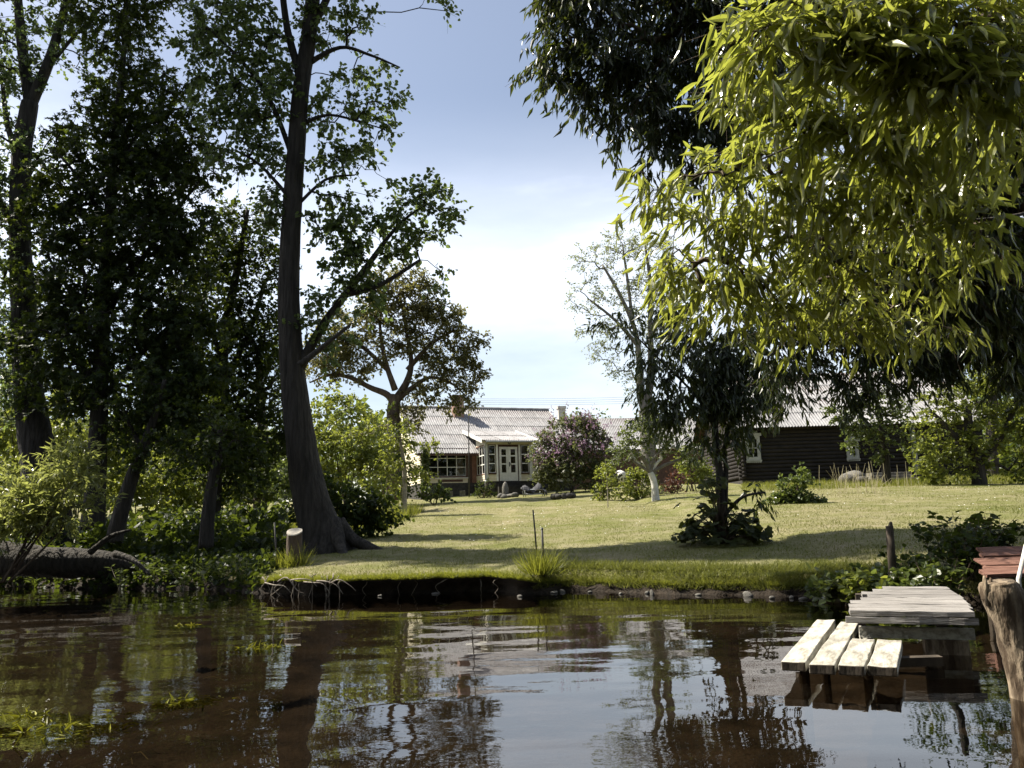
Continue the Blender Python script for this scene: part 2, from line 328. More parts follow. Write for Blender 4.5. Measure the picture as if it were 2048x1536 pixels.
def unit(a): return a / (np.linalg.norm(a, axis=-1, keepdims=True) + 1e-9)
def leaves_VT(kind_, P, A, Nn, S, wid=None):
    tv, tt = LEAF[kind_]; n = len(P)
    A = unit(A); X = unit(np.cross(A, Nn)); Z = np.cross(X, A)
    S = np.broadcast_to(S, (n,))[:, None, None]
    w = 1.0 if wid is None else np.broadcast_to(wid, (n,))[:, None, None]
    V = P[:, None, :] + S * (tv[None, :, 0:1] * w * X[:, None, :] + tv[None, :, 1:2] * A[:, None, :] + tv[None, :, 2:3] * Z[:, None, :])
    T = tt[None] + (np.arange(n) * len(tv))[:, None, None]
    return V.reshape(-1, 3), T.reshape(-1, 3)
def frusta(P0, P1, r0, r1, n=4):
    d = unit(P1 - P0); ref = np.where(np.abs(d[:, 2:3]) > 0.9, [[1.0, 0, 0]], [[0, 0, 1.0]]); a = unit(np.cross(d, ref)); b = np.cross(d, a)
    t = np.arange(n) * 2 * np.pi / n
    ring = a[:, None] * np.cos(t)[None, :, None] + b[:, None] * np.sin(t)[None, :, None]
    V = np.concatenate([P0[:, None] + ring * r0[:, None, None], P1[:, None] + ring * r1[:, None, None]], 1)
    q = np.array([[i, (i + 1) % n, n + (i + 1) % n, n + i] for i in range(n)])
    T = q[None] + (np.arange(len(P0)) * 2 * n)[:, None, None]
    return V.reshape(-1, 3), T.reshape(-1, 4)
def smooth_path(P, R, step=5):
    P = np.asarray(P, float); R = np.asarray(R, float); out = []; ro = []
    for i in range(len(P) - 1):
        p0, p1, p2, p3 = P[max(i - 1, 0)], P[i], P[i + 1], P[min(i + 2, len(P) - 1)]
        for t in np.arange(step) / step:
            out.append(0.5 * ((2 * p1) + (-p0 + p2) * t + (2 * p0 - 5 * p1 + 4 * p2 - p3) * t * t + (-p0 + 3 * p1 - 3 * p2 + p3) * t ** 3)); ro.append(R[i] * (1 - t) + R[i + 1] * t)
    return np.array(out + [P[-1]]), np.array(ro + [R[-1]])
def pix_path(pts, Y, dY=0.0):
    """[(px, py, radius_px[, dY])] at distance Y -> world points and radii"""
    P, R = [], []
    for q in pts:
        y = Y + (q[3] if len(q) > 3 else dY)
        P.append(at(q[0], q[1], y)); R.append(q[2] * y / F)
    return smooth_path(P, R)
def grow(skel, clusters, tip, up_bias=0.5):
    """join every leaf cluster to the nearest limb by a bent branch; branches thicken where many meet"""
    pos = [p for p in skel]; par = [-1] * len(pos); cnt = [0] * len(pos); nsk = len(pos)
    D = np.min(np.linalg.norm(clusters[:, None] - np.asarray(skel)[None], axis=2), axis=1) if len(clusters) else []
    buf = np.zeros((nsk + 3 * len(clusters) + 4, 3)); buf[:nsk] = skel; n = nsk; dirs = np.zeros_like(clusters)
    ends = np.zeros(len(clusters), int)
    for ci in np.argsort(D):
        c = clusters[ci]; d = buf[:n] - c
        cost = np.linalg.norm(d, axis=1) + up_bias * np.clip(d[:, 2], 0, None)
        j = int(np.argmin(cost)); a = buf[j]; v = c - a; ln = np.linalg.norm(v); prev = j
        for t in (0.35, 0.7, 1.0):
            p = a + v * t
            if t < 1: p = p + rng.normal(0, 0.07 * ln, 3) + np.array([0, 0, 0.07 * ln])
            buf[n] = p; par.append(prev); cnt.append(0); prev = n; n += 1
        ends[ci] = prev; dirs[ci] = v / (ln + 1e-6)
        while prev >= nsk: cnt[prev] += 1; prev = par[prev]
    cnt = np.array(cnt[:n]); par = np.array(par[:n]); idx = np.arange(nsk, n)
    r = tip * np.sqrt(np.maximum(cnt, 1)) ** 1.15
    rp = np.where(par[idx] >= nsk, r[par[idx]], r[idx] * 1.1)
    return buf[par[idx]], buf[idx], np.minimum(rp, r[idx] * 1.5), r[idx], dirs
def cluster_leaves(C, D, kind_, size, per, rad, droop=0.2, ntw=5, up=0.8, flat=0.7, axis=None, axis_w=0.0, wid=None):
    n = len(C); m = max(1, per // ntw)
    td = unit(rng.normal(0, 1, (n, ntw, 3)) * np.array([1, 1, flat]) + D[:, None] * 0.7 + np.array([0, 0, 0.1]))
    ln = rad * rng.uniform(0.55, 1.25, (n, ntw, 1))
    t = rng.uniform(0.1, 1.0, (n, ntw, m, 1))
    P = C[:, None, None] + td[:, :, None] * (ln[:, :, None] * t) + rng.normal(0, 0.07 * rad, (n, ntw, m, 3))
    P[..., 2] -= (droop * rad * t[..., 0] ** 2)
    A = td[:, :, None] * 0.8 + rng.normal(0, 0.55, (n, ntw, m, 3)); A[..., 2] -= droop * 2
    if axis is not None: A = A + np.asarray(axis) * axis_w
    Nn = rng.normal(0, 0.6, (n, ntw, m, 3)); Nn[..., 2] += up
    P = P.reshape(-1, 3); V, T = leaves_VT(kind_, P, A.reshape(-1, 3), Nn.reshape(-1, 3), size * rng.uniform(0.65, 1.2, len(P)), wid)
    tw0 = np.repeat(C, ntw, 0); tw1 = tw0 + (td * ln).reshape(-1, 3); tw1[:, 2] -= droop * rad
    return V, T, tw0, tw1, P
DENS = 1.0
def blobs_to_clusters(blobs, Y, dens, depth=0.8):
    out = []
    for b in blobs:
        px, py, rx, ry = b[:4]; k = b[4] if len(b) > 4 else 1.0; dy = b[5] if len(b) > 5 else 0.0
        n = max(1, int(round(DENS * dens * k * math.pi * rx * ry / 1e4)))
        a = rng.uniform(0, 2 * np.pi, n); r = np.sqrt(rng.uniform(0, 1, n))
        yy = Y + dy + rng.uniform(-1, 1, n) * depth * (rx + ry) * 0.5 * Y / F * np.sqrt(np.clip(1 - r * r * 0.8, 0.1, 1))
        for i in range(n): out.append(at(px + rx * r[i] * math.cos(a[i]), py + ry * r[i] * math.sin(a[i]), yy[i]))
    return np.array(out)
def tree(name, label, cat, Y, trunk, limbs, blobs, leaf, lmat, size, dens, per, rad, bark='bark', tip=0.006, depth=0.8, group=None,
         droop=0.2, up=0.8, axis=None, axis_w=0.0, flat=0.7, sides=10, ntw=5, up_bias=0.5, crown_name='crown', extra=None, twigs=True, wid=None, minz=None):
    tp, tr = pix_path(trunk, Y)
    base = np.array([tp[0][0], tp[0][1], 0.0]); base[2] = gz(base[0], base[1])
    root = thing(name, label, cat, base, 0, group)
    mb = MB(); mb.tube(tp - base, list(tr), sides, wob=0.05); mb.build('trunk', bark, root, True)
    skel = [tp[len(tp) // 4:]]
    for l in limbs:
        P, R = pix_path(l, Y); skel.append(P); lb = MB(); lb.tube(P - base, list(R), max(5, sides - 3), wob=0.05); lb.build('limb', bark, root, True)
    sk = np.concatenate(skel)
    C = blobs_to_clusters(blobs, Y, dens, depth)
    if extra is not None: C = np.concatenate([C, extra])
    g = gz(C[:, 0], C[:, 1]); C[:, 2] = np.maximum(C[:, 2], g + rad * 0.5)
    P0, P1, r0, r1, D = grow(sk, C, tip, up_bias)
    V, T, a, b, P = cluster_leaves(C, D, leaf, size, per, rad, droop, ntw, up, flat, axis, axis_w, wid)
    bv, bt = frusta(P0 - base, P1 - base, r0, r1, 5)
    if twigs:
        wv, wt = frusta(a - base, b - base, np.full(len(a), tip * 0.8), np.full(len(a), tip * 0.3), 3)
        off = len(bv); bv = np.concatenate([bv, wv]); wt4 = wt + off; bt = np.concatenate([bt, wt4])
    kind(link('branches', np_mesh('branches', bv, bt, True), root, bark), 'stuff')
    kind(link(crown_name, np_mesh('crown', V - base, T), root, lmat), 'stuff')
    return root
def shrub(name, label, Y, blobs, leaf, lmat, size, dens, per, rad, cat='shrub', group=None, base_px=None, stems=4, tip=0.004, depth=0.8, **kw):
    """several stems rising from one foot"""
    bx = base_px if base_px is not None else np.mean([b[0] for b in blobs]); f = foot(bx, Y)
    root = thing(name, label, cat, f, 0, group)
    C = blobs_to_clusters(blobs, Y, dens, depth); g = gz(C[:, 0], C[:, 1]); C[:, 2] = np.maximum(C[:, 2], g + rad * 0.35)
    top = C[np.argsort(-C[:, 2])[:max(stems, 1) * 4]]
    mb = MB(); sk = []
    for i in range(stems):
        e = top[rng.integers(len(top))]; s0 = f + np.array([rng.normal(0, 0.06), rng.normal(0, 0.06), -0.05]); mid = s0 * 0.5 + e * 0.5 + rng.normal(0, 0.12, 3) * np.array([1, 1, 0.3])
        P, R = smooth_path([s0, mid, s0 * 0.12 + e * 0.88], [tip * 6, tip * 4, tip * 2], 4); sk.append(P); mb.tube(P - f, list(R), 5)
    mb.build('stems', kw.pop('bark', 'bark_brown'), root, True)
    P0, P1, r0, r1, D = grow(np.concatenate(sk), C, tip, 0.3)
    bv, bt = frusta(P0 - f, P1 - f, r0, r1, 4); kind(link('branches', np_mesh('branches', bv, bt, True), root, 'bark_brown'), 'stuff')
    V, T, a, b, P = cluster_leaves(C, D, leaf, size, per, rad, **kw)
    kind(link('foliage', np_mesh('foliage', V - f, T), root, lmat), 'stuff')
    return root, C

# ================================================================== THE SETTING: ground, bank, pond bed, water
def sm(x, a, b): t = np.clip((x - a) / (b - a), 0, 1); return t * t * (3 - 2 * t)
def undercut(x): return sm(x, -4.1, -3.6) * (1 - sm(x, -0.15, 0.5))
XC = np.concatenate([-np.geomspace(700, 15, 26), np.arange(-14.5, 8.0, 0.09), np.geomspace(8.2, 700, 30)])
SH = shore(XC); U = undercut(XC)
wob = 0.06 * np.sin(XC * 9.0) + 0.05 * np.sin(XC * 17 + 2) + rng.normal(0, 0.03, len(XC))
def sheet(name, rows, material, label=None, smooth=True):
    R = np.array(rows); n = R.shape[1]; k = R.shape[0]
    i, j = np.meshgrid(np.arange(k - 1), np.arange(n - 1), indexing='ij'); a = (i * n + j).ravel()
    T = np.stack([a, a + 1, a + n + 1, a + n], 1)
    return kind(link(name, np_mesh(name, R.reshape(-1, 3), T, smooth), None, material), 'structure')
def row(s, z): return np.stack([XC, SH + s, np.broadcast_to(z, XC.shape)], 1)
LIP_S = 0.20 * (1 - U) - 0.05 * U + wob * (0.5 + 0.5 * U)
LIP_Z = (gz(XC, SH + np.clip(LIP_S, 0.01, None)) - 0.03) * U + 0.10 * (1 - U)
rows = [row(LIP_S, LIP_Z)]
rows.append(row(0.42 * (1 - U) + .2 * U, (gz(XC, SH + .4) - .05) * (1 - U) + gz(XC, SH + .2) * U))
for s in np.concatenate([[0.7, 1.0, 1.4, 1.9, 2.5, 3.2, 4, 5, 6, 7, 8.2, 9.5, 11, 13, 15, 17.5, 20, 23, 26, 29, 32, 35, 38, 42, 48, 56], np.geomspace(70, 1500, 9)]):
    rows.append(row(s, gz(XC, SH + s)))
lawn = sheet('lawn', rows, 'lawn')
nz1 = lambda a: rng.normal(0, a, len(XC))
bank = sheet('riverbank', [row(-0.3 + nz1(.02), -0.16), row(0.02 * (1 - U) + 0.14 * U + nz1(.03), -0.03 + nz1(.01)), row(0.08 * (1 - U) + 0.2 * U + nz1(.03), 0.03 + .02 * U + nz1(.01)),
     row(0.12 * (1 - U) + 0.2 * U + nz1(.03), 0.05 + .06 * U + nz1(.012)), row(0.16 * (1 - U) + 0.12 * U + wob * .4, 0.08 + .09 * U + nz1(.008)), row(LIP_S, LIP_Z)], 'soil')
br = [row(-0.28, -0.15)]
for t in (0.04, 0.1, 0.2, 0.35, 0.5, 0.65, 0.8, 0.9, 1.0):
    y = (SH - 0.28) * (1 - t) + (-3.0) * t
    br.append(np.stack([XC, y, -0.15 - 0.3 * math.sin(min(t * 4, 1) * math.pi / 2) + nz1(0.012)], 1))
for y, z in ((-4, -0.1), (-5, 0.3), (-8, 0.6), (-30, 1.0), (-900, 3)): br.append(np.stack([XC, np.full(len(XC), y), np.full(len(XC), z)], 1))
sheet('pond_bed', br[::-1], 'bed')
wr = [np.stack([XC, np.full(len(XC), -4.4), np.zeros(len(XC))], 1), row(-4, 0.0), row(0.3, 0.0)]
sheet('pond_water', wr, 'water')

# short lawn grass as real blades, thinning with distance (nobody could count it)
def grass(name, P, hmin, hmax, wmin, wmax, material, lean=0.5, droop=None):
    n = len(P); A = rng.normal(0, lean, (n, 3)); A[:, 2] = 1
    if droop is not None: A += droop
    Nn = rng.normal(0, 1, (n, 3)); Nn[:, 2] *= 0.3
    h = rng.uniform(hmin, hmax, n)
    V, T = leaves_VT('blade', P, A, Nn, h, rng.uniform(wmin, wmax, n) / h)
    return kind(link(name, np_mesh(name, V, T), None, material), 'stuff')
n = 150000
yy = 10.0 + 26 * rng.uniform(0, 1, n) ** 1.7; xx = rng.uniform(-0.42, 0.72, n) * yy
s = yy - shore(xx); k = (s > 0.05) & ((xx > -4.6 + rng.normal(0, .3, n)) | (yy > 25)); xx, yy = xx[k], yy[k]
k = (rng.uniform(0, 1, len(xx)) < 0.35 + 0.65 * (np.sin(xx * 2.1 + np.sin(yy * 1.3) * 2) * np.sin(yy * 1.7 + xx) > -0.2)); xx, yy = xx[k], yy[k]
P = np.stack([xx, yy, gz(xx, yy) - 0.01], 1)
far = np.clip(yy / 14, 1, 2.5)
grass('lawn_grass', P, 0.025, 0.06, 0.006, 0.014, 'grass_blade')
# fringe hanging over the lip of the bank
n = 26000; xx = rng.uniform(-4.4, 3.6, n); i = np.searchsorted(XC, xx); t = (XC[i] - xx) / (XC[i] - XC[i - 1]); ls = LIP_S[i] * (1 - t) + LIP_S[i - 1] * t; lz = LIP_Z[i] * (1 - t) + LIP_Z[i - 1] * t
b = np.abs(rng.normal(0, 0.16, n)); P = np.stack([xx, shore(xx) + ls + b, lz + b * 0.066 + 0.0], 1)
grass('bank_fringe_grass', P, 0.04, 0.13, 0.006, 0.012, 'grass_long', 0.6, np.array([0, -0.9, -0.2]))
# rougher, shaded growth on the right-hand bank and on the slope below it
n = 22000; xx = rng.uniform(0.2, 6.0, n); P = np.stack([xx, shore(xx) + rng.uniform(0.12, 0.9, n), np.zeros(n)], 1); ss = P[:, 1] - shore(xx); P[:, 2] = np.where(ss < 0.45, 0.0 + ss * 0.5, gz(P[:, 0], P[:, 1])) - 0.01
grass('bank_slope_grass', P, 0.05, 0.16, 0.006, 0.013, 'grass_blade', 0.7, np.array([0, -0.4, -0.1]))
# tall unmown grass under the left-hand trees and beside the big trunk
n = 16000; xx = rng.uniform(-13, -3.4, n); yy = shore(xx) + 6.5 + 9 * rng.uniform(0, 1, n); yy = np.where(xx > -4.6, yy + 2.5, yy); P = np.stack([xx, yy, gz(xx, yy) - 0.02], 1)
grass('meadow_grass', P, 0.2, 0.6, 0.012, 0.022, 'grass_long', 0.35)
n = 14000; yy = rng.uniform(30, 38.5, n); xx = rng.uniform(0.28, 0.72, n) * yy; P = np.stack([xx, yy, gz(xx, yy) - 0.02], 1)
grass('rough_lawn_grass', P, 0.08, 0.28, 0.012, 0.022, 'grass_long', 0.5)
# daisies dotted over the mown part
n = 260; yy = rng.uniform(16, 33, n); xx = rng.uniform(-0.1, 0.62, n) * yy; P = np.stack([xx, yy, gz(xx, yy) + 0.045], 1)
V, T = leaves_VT('dia', P, rng.normal(0, 1, (n, 3)) * [1, 1, .1], np.tile([0, -0.5, 1.0], (n, 1)), rng.uniform(0.02, 0.035, n), 1.4)
kind(link('daisies', np_mesh('daisies', V, T), None, 'white_paint'), 'stuff')

# ================================================================== BUILDINGS
def corr(w, l, waves, amp, seg=4):
    """one corrugated sheet: w across the waves (x), l down the slope (y), tail slightly thick"""
    n = waves * seg; xs = np.linspace(0, w, n + 1); zs = amp * np.cos(np.arange(n + 1) * 2 * np.pi / seg)
    V = [(x, y, z + dz) for dz, y in ((0, 0), (0, l), (-.008, 0), (-.008, l), (0, 0), (-.008, 0)) for x, z in zip(xs, zs)]
    m = n + 1; Fq = []
    for i in range(n):
        Fq.append((i, i + 1, m + i + 1, m + i)); Fq.append((2 * m + i + 1, 2 * m + i, 3 * m + i, 3 * m + i + 1)); Fq.append((4 * m + i + 1, 4 * m + i, 5 * m + i, 5 * m + i + 1))
    return np_mesh('sheet', np.array(V), np.array(Fq), True)
def roof_sheets(parent, u0, u1, v0, w0, v1, w1, cols, rows_, waves=8, amp=0.028, material='roof_sheet', me=None, lap=0.06, jit=0.008):
    """cover the slope from eave (v0,w0) to ridge (v1,w1) with overlapping corrugated sheets, each one an object"""
    sl = math.hypot(v1 - v0, w1 - w0); ang = math.atan2(w1 - w0, v1 - v0); cw = (u1 - u0) / cols; rl = sl / rows_
    me = me or corr(cw + 0.03, rl + lap, waves, amp); me.materials.append(MATS[material])
    for r in range(rows_):
        for c in range(cols):
            o = bpy.data.objects.new('roof_sheet', me); COL.objects.link(o); o.parent = parent
            t = r * rl - lap * (r > 0)
            o.location = (u0 + c * cw, v0 + math.cos(ang) * t + random.uniform(-jit, jit), w0 + math.sin(ang) * t + 0.022 + 0.004 * (c % 2) + random.uniform(0, jit))
            o.rotation_euler = (ang + random.uniform(-.006, .006) - 0.016, 0, 0)
def siding(mb, u0, u1, v, w0, w1, pitch=0.14, proud=0.014, axis='u', sgn=-1):
    """lapped boards: each its own wedge with a shadow line"""
    w = w0
    while w < w1 - 0.01:
        t = min(w + pitch, w1); a, b = v + sgn * (proud + 0.012), v + sgn * 0.004
        if axis == 'u':
            mb.face([(u0, a, w), (u1, a, w), (u1, b, t), (u0, b, t)]); mb.face([(u0, v, w), (u1, v, w), (u1, a, w), (u0, a, w)])
        else:
            mb.face([(a, u0, w), (a, u1, w), (b, u1, t), (b, u0, t)]); mb.face([(v, u0, w), (v, u1, w), (a, u1, w), (a, u0, w)])
        w = t
# ---------- cream farmhouse
TH = math.radians(20); HO = at(842, 985, 43.6); HO[2] = float(gz(HO[0], HO[1])) - 0.02
house = thing('farmhouse', 'cream boarded farmhouse with grey corrugated roof and glazed porch at the top of the lawn', 'house', HO, TH)
_cu = np.array([math.cos(TH), math.sin(TH), 0]); _cv = np.array([-math.sin(TH), math.cos(TH), 0])
def fac(px, py, v=0.0):
    """photo pixel -> (along, up) on the plane at depth v of the farmhouse front"""
    d = ray(px, py); o = HO + _cv * v; t = np.dot(o - EYE, _cv) / np.dot(d, _cv); p = EYE + d * t - HO
    return float(np.dot(p, _cu)), float(p[2])
HL, HD, EV, RV = 9.0, 8.6, 2.75, 5.65      # length, depth, eave and ridge height
FND = fac(900, 966)[1]
b = MB(); b.box(-0.02, HL + 0.02, -0.04, HD, -0.6, FND); b.build('foundation', 'foundation', house)
wu0, wt = fac(853, 896); wu1, wb = fac(935, 955)
b = MB()
for a0, a1, z0, z1 in ((0, wu0, FND, EV), (wu1, HL, FND, EV), (wu0, wu1, FND, wb), (wu0, wu1, wt, EV)):
    b.box(a0, a1, 0, 0.14, z0, z1); siding(b, a0, a1, -0.001, z0, z1)
b.build('front_wall', 'cream', house)
b = MB(); b.box(0.14, HL - 0.14, HD - .14, HD, FND, EV); b.build('rear_wall', 'cream', house)
for u0_, sg in ((0, -1), (HL - 0.14, 1)):
    g = MB(); g.box(u0_, u0_ + 0.14, 0.14, HD - .14, FND, EV - 0.002); x = 0 if sg < 0 else HL
    g.face([(x, 0, EV), (x, HD, EV), (x, HD / 2, RV - .1)]); siding(g, 0.0, HD, x, FND, EV, axis='v', sgn=sg)
    w = EV
    while w < RV - .3:
        fr = (w - EV) / (RV - EV) * HD / 2 + .12; siding(g, fr, HD - fr, x + sg * .001, w, w + .14, axis='v', sgn=sg); w += .14
    g.build('gable_wall', 'cream', house)
ROOF = MB()
OV = 0.42; drop = OV * (RV - EV) / (HD / 2)
for v0, v1 in ((-OV, HD / 2), (HD + OV, HD / 2)):
    ROOF.face([(-.32, v0, EV - drop), (HL + .32, v0, EV - drop), (HL + .32, v1, RV), (-.32, v1, RV)])
roof = ROOF.build('roof', 'brown_paint', house)
roof_sheets(roof, -0.35, HL + 0.35, -OV - .06, EV - drop, HD / 2, RV, 9, 5)
b = MB()
for i in range(9):
    b.tube([(-.35 + i * (HL + .7) / 9, HD / 2, RV + .03), (-.35 + (i + 1) * (HL + .7) / 9 + .03, HD / 2, RV + .035)], 0.09, 8)
b.build('ridge_cap', 'roof_sheet', roof)
for x in (-.36, HL + .33):
    b = MB(); n_ = 1
    b.face([(x, -OV - .04, EV - drop - .18), (x, -OV - .04, EV - drop + .03), (x, HD / 2, RV + .03), (x, HD / 2, RV - .2)]); b.face([(x + .03, -OV - .04, EV - drop - .18), (x + .03, -OV - .04, EV - drop + .03), (x + .03, HD / 2, RV + .03), (x + .03, HD / 2, RV - .2)][::-1])
    b.face([(x, HD + OV, EV - drop - .18), (x, HD + OV, EV - drop + .03), (x, HD / 2, RV + .031), (x, HD / 2, RV - .2)])
    b.build('bargeboard', 'white_paint', roof)
b = MB(); b.box(-.3, HL + .3, -OV - .05, -OV - .02, EV - drop - .12, EV - drop + .0); b.build('fascia', 'brown_paint', roof)
cu, _ = fac(908, 800, HD / 2); b = MB(); b.box(cu - .3, cu + .3, HD / 2 - 1.1, HD / 2 - .5, RV - 1.2, RV + .55); b.box(cu - .36, cu + .36, HD / 2 - 1.16, HD / 2 - .44, RV + .552, RV + .66); b.build('chimney', 'chimney_brick', house)
def window(parent, u0, u1, w0, w1, v, nc, nr, outer='brown_paint', bar='white_paint', ow=0.11, bw=0.035, name='window', axis='u', back='interior'):
    """frame, every pane and the bars, set in a wall whose outer face is at v"""
    fr = MB(); T3 = (lambda a, d, w: (a, d, w)) if axis == 'u' else (lambda a, d, w: (d, a, w))
    def bx(m, a0, a1, d0, d1, z0, z1):
        if axis == 'u': m.box(a0, a1, d0, d1, z0, z1)
        else: m.box(d0, d1, a0, a1, z0, z1)
    for a0, a1, z0, z1 in ((u0, u1, w1 - ow, w1), (u0, u1, w0, w0 + ow), (u0, u0 + ow, w0 + ow, w1 - ow), (u1 - ow, u1, w0 + ow, w1 - ow)): bx(fr, a0, a1, v - .04, v + .1, z0, z1)
    o = fr.build(name, outer, parent)
    a0, a1, z0, z1 = u0 + ow, u1 - ow, w0 + ow, w1 - ow
    br_ = MB(); cs = np.linspace(a0, a1, nc + 1); rs = np.linspace(z0, z1, nr + 1)
    for c in cs: bx(br_, max(a0, c - bw / 2), min(a1, c + bw / 2), v - .012, v + .05, z0, z1)
    for r in rs: bx(br_, a0, a1, v - .009, v + .045, max(z0, r - bw / 2), min(z1, r + bw / 2))
    br_.build('glazing_bars', bar, o)
    for i in range(nc):
        for j in range(nr):
            p = MB(); bx(p, cs[i] + bw / 2, cs[i + 1] - bw / 2, v + .015, v + .021, rs[j] + bw / 2, rs[j + 1] - bw / 2); p.build('pane', 'window_glass', o)
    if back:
        p = MB(); bx(p, a0, a1, v + .5, v + .52, z0, z1); p.build('room_dark_sheet', back, o)  # near-black sheet standing in for the darkness of the unlit room
    return o
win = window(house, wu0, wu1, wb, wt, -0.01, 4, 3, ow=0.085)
b = MB()
for i in range(9):
    x = wu1 - .62 + i * .055; b.tube([(x, .2 + .02 * (i % 2), wb + .1), (x, .22 - .02 * (i % 2), wt - .1)], 0.03, 6)
b.build('tan_backing', 'tan_backing', win)  # added tan folds standing in for a reflection in the last panes
b = MB(); b.box(wu0 - .05, wu1 + .05, -.1, 0.0, wb - .05, wb - .003); b.build('window_sill', 'white_paint', house)
x0, z0 = fac(876, 964); x1, z1 = fac(925, 959); b = MB(); b.box(x0, x1, -.06, -.02, z0, z1); b.build('vent_board', 'brown_paint', house)
x0 = fac(939, 920)[0]; b = MB(); b.box(x0 - .12, x0 + .12, -.05, -.022, FND, EV - .02); b.build('corner_board', 'brown_paint', house)
b = MB(); b.box(x0 + .13, fac(958, 920)[0], -.035, -.019, FND, EV - .02); b.build('wall_panel', 'red_brown', house)
# porch
PV = -1.7
pL = fac(971.5, 930, PV)[0]; pR = fac(1066, 930, PV)[0]; pe = fac(1018, 881, PV)[1]; pb = fac(1018, 962, PV)[1]
b = MB(); b.box(pL, pR, PV + .01, -.05, -.6, pb - .005); b.build('porch_base', 'foundation', house)
zT = fac(1018, 889, PV)[1]; zS = fac(1018, 946.5, PV)[1]; zB = pb
def col(px): return fac(px, 920, PV)[0]
b = MB(); b.box(pL - .02, pR + .02, PV - .05, PV + .08, zT, pe - .05); b.build('porch_beam', 'cream', house)
for a, c, m in ((969.5, 975.5, 'white_paint'), (992, 996, 'white_paint'), (1037, 1041, 'white_paint'), (1058, 1064, 'white_paint')):
    b = MB(); b.box(col(a), col(c), PV - .03, PV + .09, zB, zT - .002); b.build('porch_post', m, house)
for a, c in ((976, 992), (1041, 1058)):
    b = MB(); b.box(col(a) + .003, col(c) - .003, PV, PV + .07, zB, zS - .05); siding(b, col(a) + .003, col(c) - .003, PV - .001, zB, zS - .05, 0.13); b.build('porch_panel', 'cream', house)
    b = MB(); b.box(col(a) + .003, col(c) - .003, PV - .07, PV + .08, zS - .048, zS); b.build('porch_sill', 'brown_paint', house)
    window(house, col(a) + .003, col(c) - .003, zS + .002, zT - .003, PV, 1, 3, outer='brown_paint', ow=.035, bw=.05, back=None)
dL, dM, dR = col(998.5), col(1017), col(1035.5)
for a, c in ((996, 998.3), (1035.7, 1037)):
    b = MB(); b.box(col(a) + .003, col(c) - .002, PV - .02, PV + .08, zB, zT - .003); b.build('door_jamb', 'brown_paint', house)
b = MB(); b.box(dL, dR, PV - .02, PV + .08, zT - .12, zT - .003); b.build('door_head', 'brown_paint', house)
for a0, a1, hs in ((dL + .004, dM - .004, 0), (dM + .004, dR - .004, 1)):
    d = MB(); st = .13; z0, z1 = zB + .01, zT - .125; ph = (z1 - z0)
    rails = [(z0, z0 + ph * .245), (z0 + ph * .475, z0 + ph * .515), (z0 + ph * .715, z0 + ph * .755), (z1 - ph * .07, z1)]
    d.box(a0, a0 + st, PV + .005, PV + .05, z0, z1); d.box(a1 - st, a1, PV + .005, PV + .05, z0, z1)
    for r0_, r1_ in rails: d.box(a0 + st, a1 - st, PV + .008, PV + .048, r0_, r1_)
    do = d.build('door', 'white_paint', house)
    for (q0, q1), (q2, q3) in zip(rails, rails[1:]):
        p = MB(); p.box(a0 + st, a1 - st, PV + .022, PV + .03, q1, q2); p.build('pane', 'window_glass', do)
    if hs:
        p = MB(); p.box(a0 + .03, a0 + .07, PV - .03, PV + .006, z0 + ph * .42, z0 + ph * .55); p.box(a0 + .03, a0 + .14, PV - .05, PV - .03, z0 + ph * .48, z0 + ph * .5); p.build('handle', 'metal_dark', do)
# porch side walls: left one glazed with two columns of panes
b = MB(); b.box(pL, pL + .08, PV + .1, -.05, zB, zS - .05); siding(b, PV + .1, -.05, pL - .001, zB, zS - .05, .13, axis='v', sgn=-1); b.build('porch_side_panel', 'cream', house)
window(house, PV + .1, -.06, zS - .045, zT - .003, pL + .01, 3, 3, outer='red_brown', ow=.05, bw=.05, axis='v', back=None)
b = MB(); b.box(pR - .09, pR, PV + .1, -.05, zB, zT - .003); b.build('porch_side_wall', 'cream', house)
b = MB(); b.box(pL + .1, pR - .1, -.10, -.055, zB, zT); b.build('porch_back_wall', 'tan_backing', house)
# porch roof: one pitch running up on to the main roof
rv0, rv1 = PV - .35, 1.55; rw0 = pe - .02; rw1 = EV + (RV - EV) * (rv1) / (HD / 2) + .16
b = MB(); b.face([(pL - .28, rv0, rw0 - .03), (pR + .2, rv0, rw0 - .03), (pR + .2, rv1, rw1 - .03), (pL - .28, rv1, rw1 - .03)])
prf = b.build('porch_roof', 'brown_paint', house)
roof_sheets(prf, pL - .3, pR + .22, rv0 - .03, rw0 - .02, rv1, rw1 - .02, 3, 2, waves=9, amp=.02, material='porch_roofing')
for x in (pL - .32, pR + .21):
    b = MB(); b.face([(x, rv0 - .03, rw0 - .16), (x, rv0 - .03, rw0 + .05), (x, rv1, rw1 + .05), (x, rv1, rw1 - .16)]); b.face([(x + .03, rv0 - .03, rw0 - .16), (x + .03, rv0 - .03, rw0 + .05), (x + .03, rv1, rw1 + .05), (x + .03, rv1, rw1 - .16)]); b.face([(x, rv0 - .03, rw0 + .05), (x + .03, rv0 - .03, rw0 + .05), (x + .03, rv1, rw1 + .05), (x, rv1, rw1 + .05)]); b.build('bargeboard', 'white_paint', prf)
